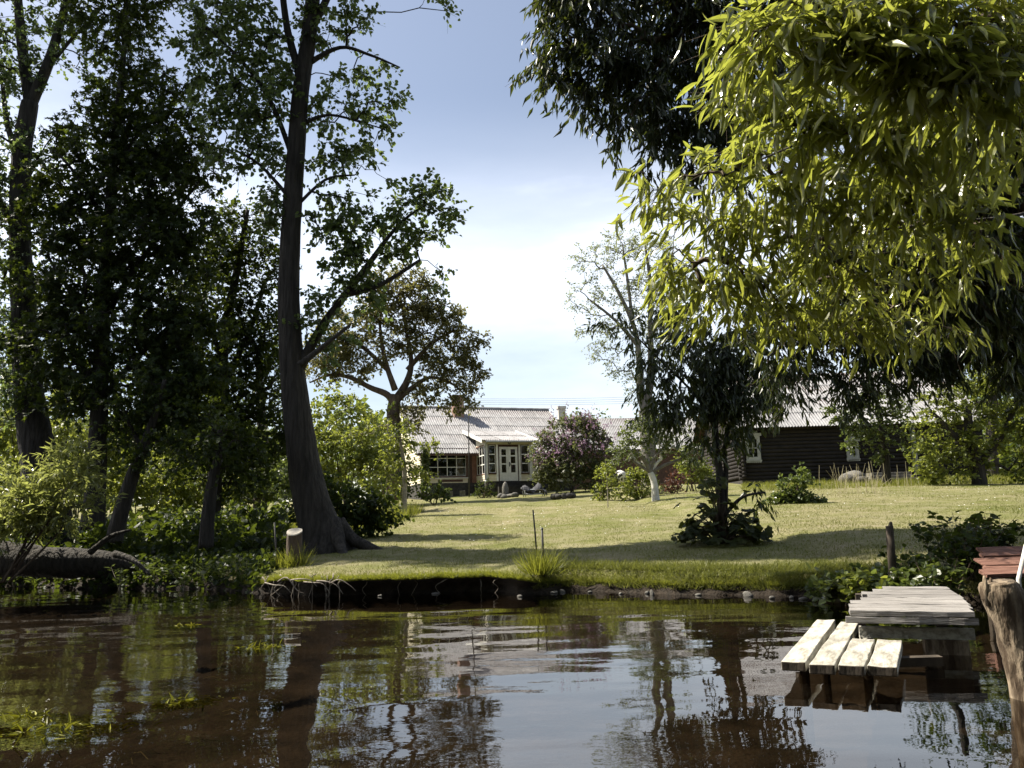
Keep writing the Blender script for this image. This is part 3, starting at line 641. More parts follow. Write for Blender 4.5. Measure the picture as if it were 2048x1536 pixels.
# cream cheek between the porch side wall and its sloping roof
b = MB(); x = pL - .002
b.face([(x, PV, zT - .004), (x, -.03, zT - .004), (x, -.03, rw0 + (rw1 - rw0) * (-.03 - rv0) / (rv1 - rv0) - .05), (x, PV, rw0 + (rw1 - rw0) * (PV - rv0) / (rv1 - rv0) - .05)]); b.build('porch_cheek', 'cream', house)
b = MB(); b.tube([(pL - .1, rv0 - .06, rw0 - .08), (pR + .2, rv0 - .06, rw0 - .06)], .05, 8); b.build('gutter', 'metal_grey', house)
b = MB(); b.tube([(pL - .06, rv0 - .06, rw0 - .1), (pL - .06, PV - .08, rw0 - .35), (pL - .06, PV - .08, zB + .05), (pL - .1, PV - .25, zB - .05)], .045, 8); b.build('downpipe', 'metal_grey', house)
hx, hz = fac(1018, 884.5, PV); t_ = np.linspace(math.radians(-60), math.radians(240), 14)
b = MB(); b.tube([(hx + .075 * math.cos(a), PV - .07, hz - .1 * math.sin(a) + .01) for a in t_], .02, 6); b.build('horseshoe', 'horseshoe', house)
b = MB(); b.box(dL - .2, dR + .2, PV - .35, PV + .0, -.4, zB - .14); b.box(dL - .3, dR + .3, PV - .7, PV - .352, -.4, zB - .32); b.build('doorstep', 'foundation', house)
# ---------- long low building behind
AO = at(1090, 985, 60); AO[2] = float(gz(AO[0], AO[1])) - .05
annex = thing('outbuilding', 'long low outbuilding with grey corrugated roof and white chimney behind the lilac', 'building', AO, math.radians(6))
b = MB(); b.box(-.5, 14, 0, 6, -.3, 3.4); b.build('wall', 'brown_paint', annex)
b = MB(); b.face([(-.8, -.4, 3.2), (14.3, -.4, 3.2), (14.3, 3, 6.0), (-.8, 3, 6.0)]); b.face([(-.8, 6.4, 3.2), (14.3, 6.4, 3.2), (14.3, 3, 6.0), (-.8, 3, 6.0)][::-1])
ar = b.build('roof', 'brown_paint', annex); roof_sheets(ar, -.8, 14.3, -.45, 3.2, 3, 6.0, 14, 4)
cu = 1.9; b = MB(); b.box(cu - .28, cu + .28, 2.3, 2.9, 5.2, 6.75); b.box(cu - .34, cu + .34, 2.24, 2.96, 6.752, 6.95); b.build('chimney', 'chimney', annex)
# ---------- dark log house on the right
LO = at(1488, 968, 39.0); LO[2] = float(gz(LO[0], 39.0)) - .1
logh = thing('log_house', 'dark log house with white-framed windows and steep grey corrugated roof on the right', 'house', LO, 0)
LL, LD, LE, LR = 11.5, 8.0, 2.85, 6.1
def lpx(px, py, v=0.0): p = at(px, py, LO[1] + v) - LO; return float(p[0]), float(p[2])
wins = []
for a, c, t, bt in ((1488, 1521, 873, 920), (1689, 1717, 884, 917)):
    u0, w1 = lpx(a, t); u1, w0 = lpx(c, bt); wins.append((u0, u1, w0, w1))
nlog = 14; lh = (LE - .3) / nlog
b = MB(); b.box(-.05, LL + .05, -.12, LD, -.5, .3); b.build('foundation', 'foundation', logh)
b = MB(); b.box(.15, LL - .15, .12, LD - .1, .3, LE); b.build('core_wall', 'interior', logh)
for i in range(nlog):
    z = .3 + (i + .5) * lh; spans = [(-.2, LL + .2)]
    for u0, u1, w0, w1 in wins:
        if w0 < z < w1:
            ns = []
            for a, c in spans:
                if a < u0 < c: ns.append((a, u0)); ns.append((u1, c))
                else: ns.append((a, c))
            spans = ns
    m_ = MB()
    for a, c in spans: m_.tube([(a, 0, z), ((a + c) / 2, 0, z), (c, 0, z)], [lh * .56, lh * .53, lh * .56], 8)
    m_.build('log', 'log', logh, True)
    m_ = MB(); m_.tube([(0, -.25, z + lh / 2 - .01), (0, LD + .2, z + lh / 2 - .01)], lh * .55, 8); m_.build('log', 'log', logh, True)
for u0, u1, w0, w1 in wins:
    wo_ = window(logh, u0, u1, w0, w1, -.10, 2, 2, outer='old_paint', bar='old_paint', ow=.13, bw=.05, back=None)
    b = MB(); k = 7
    for i in range(k):
        x = u0 + (u1 - u0) * (i + .5) / k; b.tube([(x, -.15, w0 - .06), (x, -.13, w0 - .06)], .075, 8)
    b.box(u0 - .03, u1 + .03, -.17, -.13, w0 - .05, w0 + .0); b.build('carved_apron', 'old_paint', wo_)
    b = MB(); b.box(u0 - .08, u1 + .08, -.18, -.141, w1 + .002, w1 + .14); b.box(u0 + .1, u1 - .1, -.17, -.142, w1 + .142, w1 + .24); b.build('head_board', 'old_paint', wo_)
b = MB(); b.face([(-.5, -.5, LE - .1), (LL + .5, -.5, LE - .1), (LL + .5, LD / 2, LR), (-.5, LD / 2, LR)]); b.face([(-.5, LD + .5, LE - .1), (LL + .5, LD + .5, LE - .1), (LL + .5, LD / 2, LR), (-.5, LD / 2, LR)][::-1])
lr = b.build('roof', 'brown_paint', logh); roof_sheets(lr, -.5, LL + .5, -.55, LE - .1, LD / 2, LR, 11, 4)
for x in (.02, LL - .02):
    b = MB(); b.face([(x, 0, LE), (x, LD, LE), (x, LD / 2, LR - .05)]); b.build('gable_wall', 'log', logh)
b = MB(); x, z = lpx(1826, 905); b.box(x - .1, x + .1, -.2, -.1, .3, LE - .2); b.build('door_post', 'old_paint', logh)
# stone steps in front of it
sx = at(1738, 955, 36.5); sx[2] = float(gz(sx[0], 36.5)); steps = thing('garden_steps', 'three grey stone steps before the dark log house', 'steps', sx)
for i in range(3):
    b = MB(); b.box(i * .22, 2.3 - i * .05, i * .34, 2.0, i * .15 - .02, .13 + i * .15); bevel(b.build('step', 'stone', steps), .02)

# ================================================================== TREES AND SHRUBS
# ---------- left bank
main_tree = tree('linden_tree', 'tall tree with bare dark curving trunk flaring at its foot beside the sawn stump', 'tree', 16.0,
    [(664, 1170, 78), (655, 1112, 58), (646, 1078, 46), (629, 1020, 37), (612, 950, 33), (598, 860, 29.5), (585, 740, 25), (578, 600, 22), (582, 450, 20.5), (592, 300, 19), (602, 180, 18), (618, 70, 17), (630, -60, 15), (640, -220, 12), (630, -450, 8), (630, -700, 4)],
    [[(600, 735, 12), (640, 660, 9), (690, 590, 8), (740, 525, 6), (780, 470, 4), (820, 430, 3), (870, 400, 1.5)], [(690, 590, 7), (760, 570, 5), (840, 520, 3)],
     [(604, 160, 9), (575, 60, 8), (560, -60, 6)], [(622, 60, 9), (650, 5, 8), (690, -80, 5)], [(612, 130, 7), (680, 95, 4), (740, 110, 3), (800, 135, 1.5)],
     [(590, 330, 6), (545, 210, 5), (490, 130, 4), (430, 70, 2)], [(583, 400, 5), (520, 330, 3), (470, 300, 2)], [(600, 250, 5), (660, 230, 3), (740, 250, 2)], [(586, 420, 4), (650, 360, 3), (710, 350, 1.5)],
     [(600, 730, 8, -1), (650, 690, 5, -1), (700, 650, 3, -1)]],
    [(470, 60, 100, 70, 1.2), (520, 170, 75, 80, 1.2), (480, 270, 60, 70, 1.1), (540, 330, 35, 80, .9), (430, 180, 60, 70, .8), (400, 60, 50, 60, .7), (540, 430, 30, 60, .7), (660, 50, 55, 50, 1), (730, 30, 40, 30, .7), (700, 150, 60, 30, .6), (760, 120, 30, 25, .35),
     (680, 235, 70, 45, .9), (760, 235, 45, 35, .7), (800, 200, 25, 25, .4), (650, 310, 50, 40, .8), (735, 310, 50, 35, .7), (690, 380, 55, 30, .6), (650, 420, 40, 40, .7), (770, 350, 25, 15, .5),
     (700, 460, 55, 45, 1), (790, 425, 45, 40, 1.1), (860, 385, 38, 35, 1.1), (885, 440, 25, 40, .6), (680, 545, 60, 45, 1), (770, 500, 55, 35, 1.1), (840, 480, 40, 30, .9), (640, 620, 35, 60, 1), (720, 600, 50, 35, .8), (865, 560, 35, 25, .4), (660, 680, 40, 30, .7), (850, 420, 60, 60, .4),
     (880, 5, 35, 18, .7), (560, -110, 170, 90, 1.1), (700, -130, 160, 90, 1.0), (620, -260, 190, 110, 1.3), (600, -400, 270, 150, 1.7), (640, -600, 260, 160, 1.7), (620, -780, 180, 110, 1.5), (560, -520, 230, 110, 1.2, -3), (600, -700, 200, 110, 1.0, -3), (565, -150, 150, 70, 1.5, -3.4), (668, -220, 140, 80, 1.5, -3.2)],  # clusters with a forward offset: out of view, added to shade the right bank
    'oval', 'leaf_lime', 0.105, 20.0, 40, 0.40, tip=0.006, depth=0.7, droop=0.25, sides=14)
for k_, (dx_, dy_, l_) in enumerate([(1.0, -.3, 1.1), (.5, -.9, .8), (-.6, -.75, .8), (-1, .1, .6), (.8, .6, .8)]):
    b = MB(); P_, R_ = smooth_path([(dx_ * .12, dy_ * .12, .55), (dx_ * .36, dy_ * .36, .25), (dx_ * l_ * .7, dy_ * l_ * .7, .05), (dx_ * l_ * 1.15, dy_ * l_ * 1.15, -.12)], [.16, .14, .10, .04], 4); b.tube(P_, list(R_), 8, wob=.08); b.build('root', 'bark', main_tree, True)
far_left = tree('oak_tree', 'forked dark tree at the left edge with thinly leaved top', 'tree', 18.0,
    [(98, 1110, 52), (92, 1010, 42), (76, 900, 34), (58, 780, 27), (46, 620, 23), (40, 460, 20), (44, 310, 19), (60, 205, 17)],
    [[(60, 210, 12), (45, 100, 11), (36, 0, 9), (30, -120, 6)], [(60, 210, 13), (95, 130, 11), (120, 50, 9), (150, -60, 6)], [(40, 480, 9), (10, 420, 7), (-40, 350, 5)], [(42, 330, 7), (15, 250, 6), (5, 170, 4)], [(100, 130, 5), (160, 60, 3), (210, 25, 1.5)], [(50, 640, 7), (0, 700, 5)]],
    [(80, 60, 100, 80, .55), (30, 150, 60, 100, .5), (150, 50, 80, 60, .5), (20, 330, 60, 90, .9), (110, 290, 60, 60, .6), (5, 470, 50, 90, 1), (90, 420, 50, 80, .6), (10, 620, 50, 100, .8), (-60, 400, 70, 200, .3), (-60, 100, 90, 150, .7), (60, -120, 180, 100, .7), (60, -300, 200, 130, .7), (-105, 300, 95, 100, 1.0, -2.2), (20, 780, 50, 70, .8), (180, 130, 50, 40, .4)],  # forward cluster beyond the left edge is added to shade the bank
    'dia', 'leaf_lime', 0.11, 20.0, 40, 0.40, tip=0.006, depth=0.7, sides=12)
maple = tree('maple_tree', 'dense dark maple with a slim straight trunk left of the tall bare one', 'tree', 17.2,
    [(186, 1060, 24), (190, 980, 20), (197, 850, 17), (203, 700, 15), (208, 560, 13), (222, 380, 10), (238, 200, 7), (250, 60, 5), (255, -250, 2)],
    [[(205, 640, 8), (270, 540, 6), (340, 440, 4), (400, 360, 2)], [(204, 700, 7), (150, 600, 5), (100, 520, 3)], [(200, 800, 7), (270, 720, 5), (350, 640, 3)], [(215, 450, 6), (160, 360, 4), (110, 300, 2)], [(225, 340, 5), (300, 240, 3), (350, 200, 2)]],
    [(255, 90, 70, 70, 1), (285, 190, 110, 60, 1.2), (200, 270, 90, 60, 1.1), (320, 280, 110, 60, 1.3), (160, 350, 100, 50, 1.1), (290, 370, 130, 60, 1.4), (370, 330, 70, 50, 1.0), (110, 440, 90, 50, 1), (240, 460, 140, 60, 1.4), (370, 450, 90, 45, 1.1), (150, 550, 120, 60, 1.2), (320, 550, 120, 60, 1.4), (230, 640, 160, 60, 1.4),
     (110, 680, 100, 60, 1), (360, 650, 90, 60, 1.2), (260, 740, 150, 60, 1.3), (140, 780, 100, 50, .9), (370, 760, 90, 60, 1.2), (330, 840, 110, 60, 1.1), (215, 10, 90, 60, .7), (300, -40, 110, 60, .6), (260, -160, 150, 90, 2), (260, -320, 130, 100, 2)],
    'maple', 'leaf_dark', 0.14, 25.0, 34, 0.42, tip=0.006, depth=0.8, droop=0.35)
t4 = tree('young_linden_tree', 'dark leafy tree filling the gap behind the tall bare trunk', 'tree', 20.0,
    [(425, 1075, 17), (428, 980, 15), (436, 820, 13), (452, 660, 10), (478, 520, 7), (495, 420, 4)],
    [[(440, 780, 7), (500, 660, 5), (530, 560, 3)], [(445, 720, 6), (400, 600, 4), (380, 520, 2)], [(432, 880, 6), (510, 800, 4), (550, 760, 2)]],
    [(480, 440, 60, 40, .9), (440, 510, 70, 50, 1.1), (520, 530, 50, 60, 1.1), (420, 600, 80, 50, 1.2), (510, 640, 60, 60, 1.3), (440, 700, 90, 60, 1.3), (530, 750, 45, 70, 1.3), (430, 800, 100, 60, 1.3), (510, 870, 70, 60, 1.3), (400, 890, 90, 50, 1.1), (460, 940, 90, 40, .9)],
    'dia', 'leaf_dark', 0.12, 32.0, 44, 0.5, tip=0.006, depth=0.9)
t5 = tree('leaning_elder_tree', 'thin dark stem leaning right between the left-hand trunks', 'tree', 16.2,
    [(228, 1085, 17), (240, 1030, 15), (262, 960, 13), (285, 900, 10), (310, 830, 7), (330, 760, 4)], [[(285, 900, 5), (250, 830, 3)]],
    [(320, 790, 60, 50, .8), (250, 830, 50, 50, .8), (290, 900, 70, 40, .6)], 'dia', 'leaf_dark', 0.11, 24.0, 40, 0.4, tip=0.005)
t6 = tree('bent_alder_tree', 'slender dark stem rising under the dense maple beside the mown lawn', 'tree', 15.4,
    [(412, 1095, 15), (416, 1030, 13), (424, 970, 11), (436, 915, 8), (440, 860, 5)], [], [(430, 860, 60, 50, .8), (470, 910, 50, 40, .6), (380, 900, 50, 40, .6)], 'dia', 'leaf_dark', 0.11, 24.0, 40, 0.4, tip=0.005)
for (px, py, ry, Yd, lab, m) in ((40, 880, 130, 27, 'bright green bush behind the forked tree at the left edge', 'leaf_bright'), (160, 870, 110, 25, 'yellow-green maple bush behind the dark maple trunk', 'leaf_bright'),
      (270, 940, 80, 26, 'sunlit low bush behind the leaning elder stem', 'leaf_bright'), (390, 955, 60, 27, 'sunlit low bush far behind the slender alder stem', 'leaf_bright'), (505, 935, 80, 28, 'pale green bush just left of the tall bare trunk', 'leaf_shrub')):
    shrub('background_bush', lab, Yd, [(px, py, 75, ry, 1), (px - 40, py + 40, 60, ry * .6, 1), (px + 40, py + 45, 60, ry * .6, 1)], 'maple' if px == 160 else 'oval', m, 0.14, 22, 40, 0.5, group='bushes behind the left-hand trees', stems=5)
# a dark belt of trees closing the view on the left, and others behind the houses
for (px, py, rx, ry, Yd, lab, m) in ((-60, 640, 150, 300, 34, 'tall background tree beyond the left edge', 'leaf_shrub'), (120, 740, 110, 190, 38, 'background tree seen through the gap right of the forked trunk', 'leaf_shrub'), (330, 800, 130, 150, 36, 'background tree hidden behind the dense maple', 'leaf_dark'), (520, 790, 80, 150, 40, 'background tree showing left of the tall bare trunk', 'leaf_shrub')):
    tree('background_tree', lab, 'tree', Yd, [(px, 1020, 14), (px + 5, 900, 12), (px, py, 8), (px - 5, py - ry * .6, 4)], [], [(px, py, rx, ry, .8), (px - rx * .4, py + ry * .5, rx * .7, ry * .5, .9), (px + rx * .4, py + ry * .55, rx * .7, ry * .5, .9)],
         'dia', m, 0.2, 12, 44, 0.9, group='trees closing the view on the left', tip=0.01, twigs=False)
# lit willow shrub growing out of the fallen trunk at the left edge
ws, _ = shrub('willow_shrub', 'sunlit willow shrub with narrow leaves over the fallen trunk at the left edge', 14.2,
    [(40, 1000, 80, 60, 1.2), (110, 990, 70, 60, 1.1), (20, 1050, 60, 40, 1), (140, 930, 45, 50, .9), (90, 1060, 60, 25, .8), (-60, 1020, 60, 50, .5), (165, 985, 30, 50, .7)], 'lance', 'leaf_sallow', 0.15, 22, 40, 0.34, wid=1.3, stems=7, base_px=20, axis=(0.4, -0.3, 0.3), axis_w=0.5)
lg = at(-160, 1095, 14.6); lg[2] = .45
fall = thing('fallen_trunk', 'thick dark trunk lying along the bank under the sunlit willow shrub', 'tree trunk', lg)
b = MB(); P, R = smooth_path([at(-160, 1125, 14.8), at(-20, 1120, 14.8), at(100, 1126, 14.8), at(210, 1128, 15.0), at(330, 1150, 15.3)], [.34, .33, .27, .24, .12]); b.tube(P - lg, list(R), 12, wob=.16); b.build('trunk', 'bark', fall, True)
b = MB()
for p0, p1, r in ((at(230, 1108, 14.7), at(300, 1150, 14.2), .07), (at(180, 1105, 14.6), at(260, 1060, 14.4), .06)):
    P, R = smooth_path([p0, (p0 + p1) / 2 + [0, 0, .08], p1], [r, r * .7, r * .3]); b = MB(); b.tube(P - lg, list(R), 7); b.build('limb', 'bark', fall, True)
# undergrowth of the wood floor: one mass nobody could count
n = 22000; px = rng.uniform(-60, 575, n); Yv = rng.uniform(16.0, 25, n); P = np.array([at(a, 1040, c) for a, c in zip(px, Yv)]); P[:, 2] = gz(P[:, 0], P[:, 1]) + 0.9 * rng.uniform(0, 1, n) ** 1.6 * (0.4 + 0.6 * np.sin(P[:, 0] * 1.7) ** 2)
A = rng.normal(0, 1, (n, 3)); Nn = rng.normal(0, .6, (n, 3)); Nn[:, 2] += .8
V, T = leaves_VT('oval', P, A, Nn, rng.uniform(.08, .2, n)); kind(link('undergrowth', np_mesh('undergrowth', V, T), None, 'leaf_dark'), 'stuff')
# ---------- centre left
oldt = tree('old_pear_tree', 'gnarled old tree with spreading crown in front of the left end of the farmhouse', 'tree', 38.0,
    [(792, 1000, 20), (790, 930, 16), (788, 870, 14), (787, 820, 13), (793, 790, 11)],
    [[(790, 815, 8), (775, 790, 7), (740, 775, 5.5), (700, 755, 4.5), (660, 750, 3), (620, 765, 1.5)], [(795, 795, 9), (815, 760, 7), (822, 720, 5), (812, 660, 3.5), (800, 590, 1.5)], [(795, 800, 7), (825, 775, 5), (860, 755, 3.5), (900, 765, 2.5), (930, 790, 1.2)], [(790, 780, 7), (770, 720, 5), (760, 650, 3), (770, 580, 1.5)], [(815, 740, 6), (860, 690, 4), (910, 660, 2)], [(775, 740, 5), (720, 690, 4), (670, 670, 2)]],
    [(800, 560, 60, 35, .9), (760, 600, 50, 40, .8), (840, 600, 50, 40, .9), (700, 650, 60, 35, .9), (790, 640, 70, 35, 1), (880, 640, 55, 35, 1.1), (930, 680, 40, 30, .8), (660, 700, 50, 35, .9), (740, 700, 70, 30, .9), (840, 690, 60, 30, 1.1), (900, 720, 55, 30, 1), (940, 750, 35, 35, 1), (870, 760, 50, 25, .7), (930, 800, 30, 22, .8), (840, 800, 30, 30, .8), (700, 740, 60, 25, .8), (640, 740, 40, 30, .8), (955, 690, 18, 10, .6), (820, 840, 35, 30, .8), (905, 815, 22, 18, .7)],
    'dia', 'leaf_oak', 0.15, 85.0, 44, 0.45, tip=0.006, depth=0.8, bark='bark_brown')
for (bl, Yd, lab, m, nm) in (
    ([(650, 860, 40, 70, 1), (690, 900, 50, 60, 1), (735, 880, 50, 60, 1), (680, 810, 45, 35, .9), (650, 940, 50, 40, 1), (740, 945, 50, 40, 1)], 31, 'rounded pale green thicket just right of the tall bare trunk', 'leaf_bright', 'hawthorn_thicket'),
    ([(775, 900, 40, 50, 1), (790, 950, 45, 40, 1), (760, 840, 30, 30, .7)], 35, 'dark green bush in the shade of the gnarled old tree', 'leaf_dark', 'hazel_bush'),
    ([(640, 1000, 60, 40, 1), (700, 1010, 60, 35, 1), (750, 1030, 40, 30, 1), (690, 1045, 60, 30, 1)], 19.5, 'low dark bramble mound behind the foot of the tall bare trunk', 'leaf_dark', 'bramble_mound')):
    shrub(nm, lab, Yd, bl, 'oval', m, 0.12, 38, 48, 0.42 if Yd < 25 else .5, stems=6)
sap = tree('plum_tree', 'small leafy fruit tree with thin pale stem in front of the farmhouse corner', 'tree', 27.0,
    [(808, 1030, 6), (809, 980, 5), (808, 930, 4), (800, 880, 3)], [], [(740, 860, 40, 14, .8), (800, 880, 40, 18, 1), (850, 896, 35, 9, 1), (780, 920, 40, 18, .9), (830, 945, 28, 16, .9), (760, 945, 30, 16, .7), (800, 970, 25, 18, .7), (700, 870, 30, 14, .6), (795, 850, 28, 14, .7), (785, 995, 12, 22, .6)], 'oval', 'leaf_bright', 0.10, 60, 34, 0.3, bark='twig_pale', tip=0.004)
shrub('hosta_clump', 'low pale-leaved round bush on the lawn below the large farmhouse window', 35.0, [(872, 992, 30, 13, 1), (868, 982, 18, 10, 1)], 'oval', 'leaf_shrub', 0.16, 60, 40, 0.3, stems=4)
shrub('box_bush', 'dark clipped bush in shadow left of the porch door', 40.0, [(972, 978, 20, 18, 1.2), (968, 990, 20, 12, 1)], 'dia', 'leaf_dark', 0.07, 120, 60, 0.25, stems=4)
# climber on the house corner
iv = thing('climbing_vine', 'green vine climbing the left front corner of the farmhouse', 'vine', HO)
n = 900; P = np.array([at(rng.uniform(845, 858) - (1 if rng.uniform() < .3 else 0) * rng.uniform(0, 8), rng.uniform(893, 978), 43.3 - rng.uniform(0, .18)) for _ in range(n)])
V, T = leaves_VT('oval', P, rng.normal(0, 1, (n, 3)) + [0, 0, -.6], rng.normal(0, .5, (n, 3)) + [-.3, -1, .4], rng.uniform(.08, .16, n)); link('foliage', np_mesh('foliage', V - HO, T), iv, 'leaf_shrub')
b = MB(); P = [at(852, y, 43.35) - HO for y in (990, 960, 930, 900)]; b.tube(P, [.03, .025, .02, .01], 6); b.build('stem', 'bark_brown', iv)
# ---------- centre right
lil, LC = shrub('lilac_bush', 'big round lilac bush with mauve blossom right of the porch', 41.0, [(1145, 880, 62, 45, 1), (1110, 910, 45, 45, .9), (1185, 905, 45, 50, .9), (1140, 935, 65, 40, 1), (1190, 950, 40, 30, 1), (1105, 950, 35, 25, .8), (1150, 850, 40, 18, 1)], 'oval', 'leaf_lilac', 0.13, 80, 50, 0.42, stems=8, base_px=1145)
top = LC[(LC[:, 2] > np.percentile(LC[:, 2], 35))]; k = rng.integers(0, len(top), 420); P = np.repeat(top[k] + rng.normal(0, .25, (420, 3)) + [0, -.25, .15], 9, 0); P += rng.normal(0, 1, P.shape) * [.05, .05, .1]
V, T = leaves_VT('dia', P, rng.normal(0, 1, P.shape), rng.normal(0, 1, P.shape), rng.uniform(.06, .1, len(P)), 1.3); o = link('blossom', np_mesh('blossom', V - np.array(lil.location), T), lil, 'lilac_flower')
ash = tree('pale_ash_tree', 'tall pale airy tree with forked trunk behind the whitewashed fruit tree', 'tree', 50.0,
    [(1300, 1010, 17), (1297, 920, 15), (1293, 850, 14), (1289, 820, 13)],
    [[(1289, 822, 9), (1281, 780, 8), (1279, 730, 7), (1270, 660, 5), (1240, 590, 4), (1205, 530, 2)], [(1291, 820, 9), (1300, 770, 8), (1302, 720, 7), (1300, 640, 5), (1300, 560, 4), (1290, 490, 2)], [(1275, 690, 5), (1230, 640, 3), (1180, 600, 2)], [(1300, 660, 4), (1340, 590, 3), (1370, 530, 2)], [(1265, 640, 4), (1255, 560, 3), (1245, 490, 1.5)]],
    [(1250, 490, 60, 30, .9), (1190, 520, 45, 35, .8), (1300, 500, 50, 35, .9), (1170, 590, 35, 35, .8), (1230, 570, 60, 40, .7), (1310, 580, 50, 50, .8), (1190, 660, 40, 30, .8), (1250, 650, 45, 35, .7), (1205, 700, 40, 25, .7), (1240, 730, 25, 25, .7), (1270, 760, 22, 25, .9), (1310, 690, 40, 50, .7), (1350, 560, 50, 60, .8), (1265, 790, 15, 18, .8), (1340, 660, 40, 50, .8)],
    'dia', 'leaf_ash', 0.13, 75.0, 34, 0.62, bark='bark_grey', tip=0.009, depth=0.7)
apple = tree('whitewashed_fruit_tree', 'young fruit tree with whitewashed lower trunk in the middle of the lawn', 'tree', 28.0,
    [(1313, 1010, 9), (1311, 990, 7.5), (1308, 965, 6.5), (1301, 945, 6)],
    [], [(1280, 865, 50, 22, 1), (1330, 870, 40, 20, .8), (1260, 900, 35, 22, .9), (1310, 840, 35, 15, .8), (1370, 905, 30, 22, .8), (1240, 925, 22, 18, .7), (1390, 925, 18, 16, .7), (1330, 905, 30, 18, .5)], 'oval', 'leaf_shrub', 0.09, 80, 36, 0.32, bark='limewash', tip=0.005, up_bias=.3)
ab = np.array(apple.location)
for l in ([(1301, 946, 5.5), (1292, 925, 5), (1282, 912, 4.5), (1272, 902, 4)], [(1301, 946, 4), (1330, 930, 3.5), (1360, 918, 2.5), (1395, 895, 1.5)], [(1300, 944, 3.5), (1270, 925, 2.5), (1245, 905, 1.5)], [(1302, 944, 3.5), (1310, 915, 2.5), (1330, 890, 1.5), (1350, 860, 1)]):
    P, R = pix_path(l, 28.0); b = MB(); b.tube(P - ab, list(R), 7); b.build('limb', 'bark_grey', apple, True)
for (bl, Yd, lab, m, nm, lf, sz) in (
    ([(1275, 965, 25, 30, 1), (1262, 985, 25, 15, 1), (1290, 950, 15, 25, .8)], 30.5, 'yellow-green shrub left of the whitewashed trunk', 'leaf_bright', 'currant_bush', 'oval', .09),
    ([(1213, 955, 16, 28, 1), (1205, 985, 22, 14, 1)], 31, 'small yellow-green bush around the thin sapling left of the shrubbery', 'leaf_bright', 'flowering_bush', 'oval', .09),
    ([(1350, 962, 20, 14, 1.2), (1345, 978, 14, 10, 1)], 31, 'red-leaved barberry bush right of the whitewashed trunk', 'leaf_red', 'barberry_bush', 'oval', .08),
    ([(1385, 940, 30, 24, 1), (1410, 955, 22, 20, .9), (1375, 915, 22, 18, .7)], 33, 'light green bush between the barberry and the young dark tree', 'leaf_bright', 'gooseberry_bush', 'oval', .1),
    ([(1305, 975, 14, 24, .9), (1330, 985, 10, 14, .9)], 31.5, 'dark clump of leaves just behind the whitewashed trunk', 'leaf_shrub', 'phlox_clump', 'lance', .16),
    ([(1585, 985, 30, 28, 1), (1600, 960, 14, 18, .9), (1560, 1000, 25, 18, .8), (1625, 1010, 25, 14, 1), (1590, 1010, 35, 14, 1)], 21.5, 'leafy shrub standing alone on the lawn left of the dry stalks', 'leaf_shrub', 'peony_bush', 'oval', .1)):
    shrub(nm, lab, Yd, bl, lf, m, sz, 130 if Yd > 25 else 80, 36, 0.28, stems=6)
sp = foot(1217, 26); o = thing('sapling', 'thin pale stake-like sapling on the open lawn left of the fruit tree', 'sapling', sp); b = MB(); b.tube([(0, 0, -.05), (.02, 0, .6), (.0, 0, 1.5)], [.018, .014, .008], 6); b.build('stem', 'twig_pale', o)
C = blobs_to_clusters([(1216, 950, 10, 22, 1)], 26, 120, .5); V, T, *_ = cluster_leaves(C, np.tile([0, 0, 1.0], (len(C), 1)), 'oval', .08, 20, .2); link('foliage', np_mesh('foliage', V - sp, T), o, 'leaf_bright')
# young dark tree on the near lawn, with a skirt of big leaves
yd = tree('young_ash_tree', 'young dark twin-stemmed tree with drooping long leaves above the big-leaved plant', 'tree', 14.0,
    [(1446, 1092, 13), (1445, 1050, 11), (1443, 1000, 9.5), (1440, 955, 8), (1434, 900, 6), (1430, 830, 5), (1428, 760, 3.5), (1420, 690, 2.5)],
    [[(1448, 1060, 8), (1450, 1000, 6), (1452, 940, 5), (1450, 890, 4), (1470, 820, 3), (1500, 740, 2)], [(1447, 1035, 5), (1465, 1012, 4), (1490, 992, 3), (1530, 985, 1.5)], [(1432, 860, 3), (1390, 790, 2.5), (1320, 720, 2), (1260, 660, 1.2)], [(1430, 800, 3), (1470, 740, 2), (1520, 690, 1.5)]],
    [(1240, 650, 50, 30, .4), (1310, 690, 60, 40, .7), (1360, 640, 60, 40, .9), (1400, 710, 80, 50, 1.8), (1480, 690, 70, 50, 1.8), (1400, 790, 70, 45, 2.0), (1480, 780, 70, 50, 2.2), (1350, 820, 50, 35, 1), (1440, 850, 60, 35, 1), (1530, 760, 40, 45, .9), (1510, 830, 40, 30, .7), (1390, 880, 35, 20, .5), (1300, 750, 40, 30, .5), (1325, 770, 40, 40, .9), (1530, 990, 28, 12, .8), (1340, 620, 50, 30, .5)],
    'lance', 'leaf_willow_dark', 0.16, 20.0, 34, 0.36, tip=0.004, depth=0.8, droop=0.55, wid=1.35, up_bias=.2, axis=(0, 0, -1), axis_w=.5)
rf = foot(1440, 13.8); rh = thing('big_leaved_plant', 'dark spreading plant with big lobed leaves at the foot of the young tree', 'plant', rf)
big = []
for q in range(3):
    c = [(0, 0, 0)] + [(math.sin(a) * r, .38 + math.cos(a) * r * -.62, .05 * math.sin(a * 3) - .2 * r * r) for a, r in [(2 * math.pi * i / 14, (.46 if i % 2 else .33) * random.uniform(.9, 1.1)) for i in range(14)]]
    m_ = MB(); m_.v = [(0, .38, .03)] + c[1:]; m_.f = [[0, i, i % 14 + 1] for i in range(1, 15)]; me = m_.mesh('leaf'); me.materials.append(MATS['leaf_rhubarb']); big.append(me)
stalk = MB()
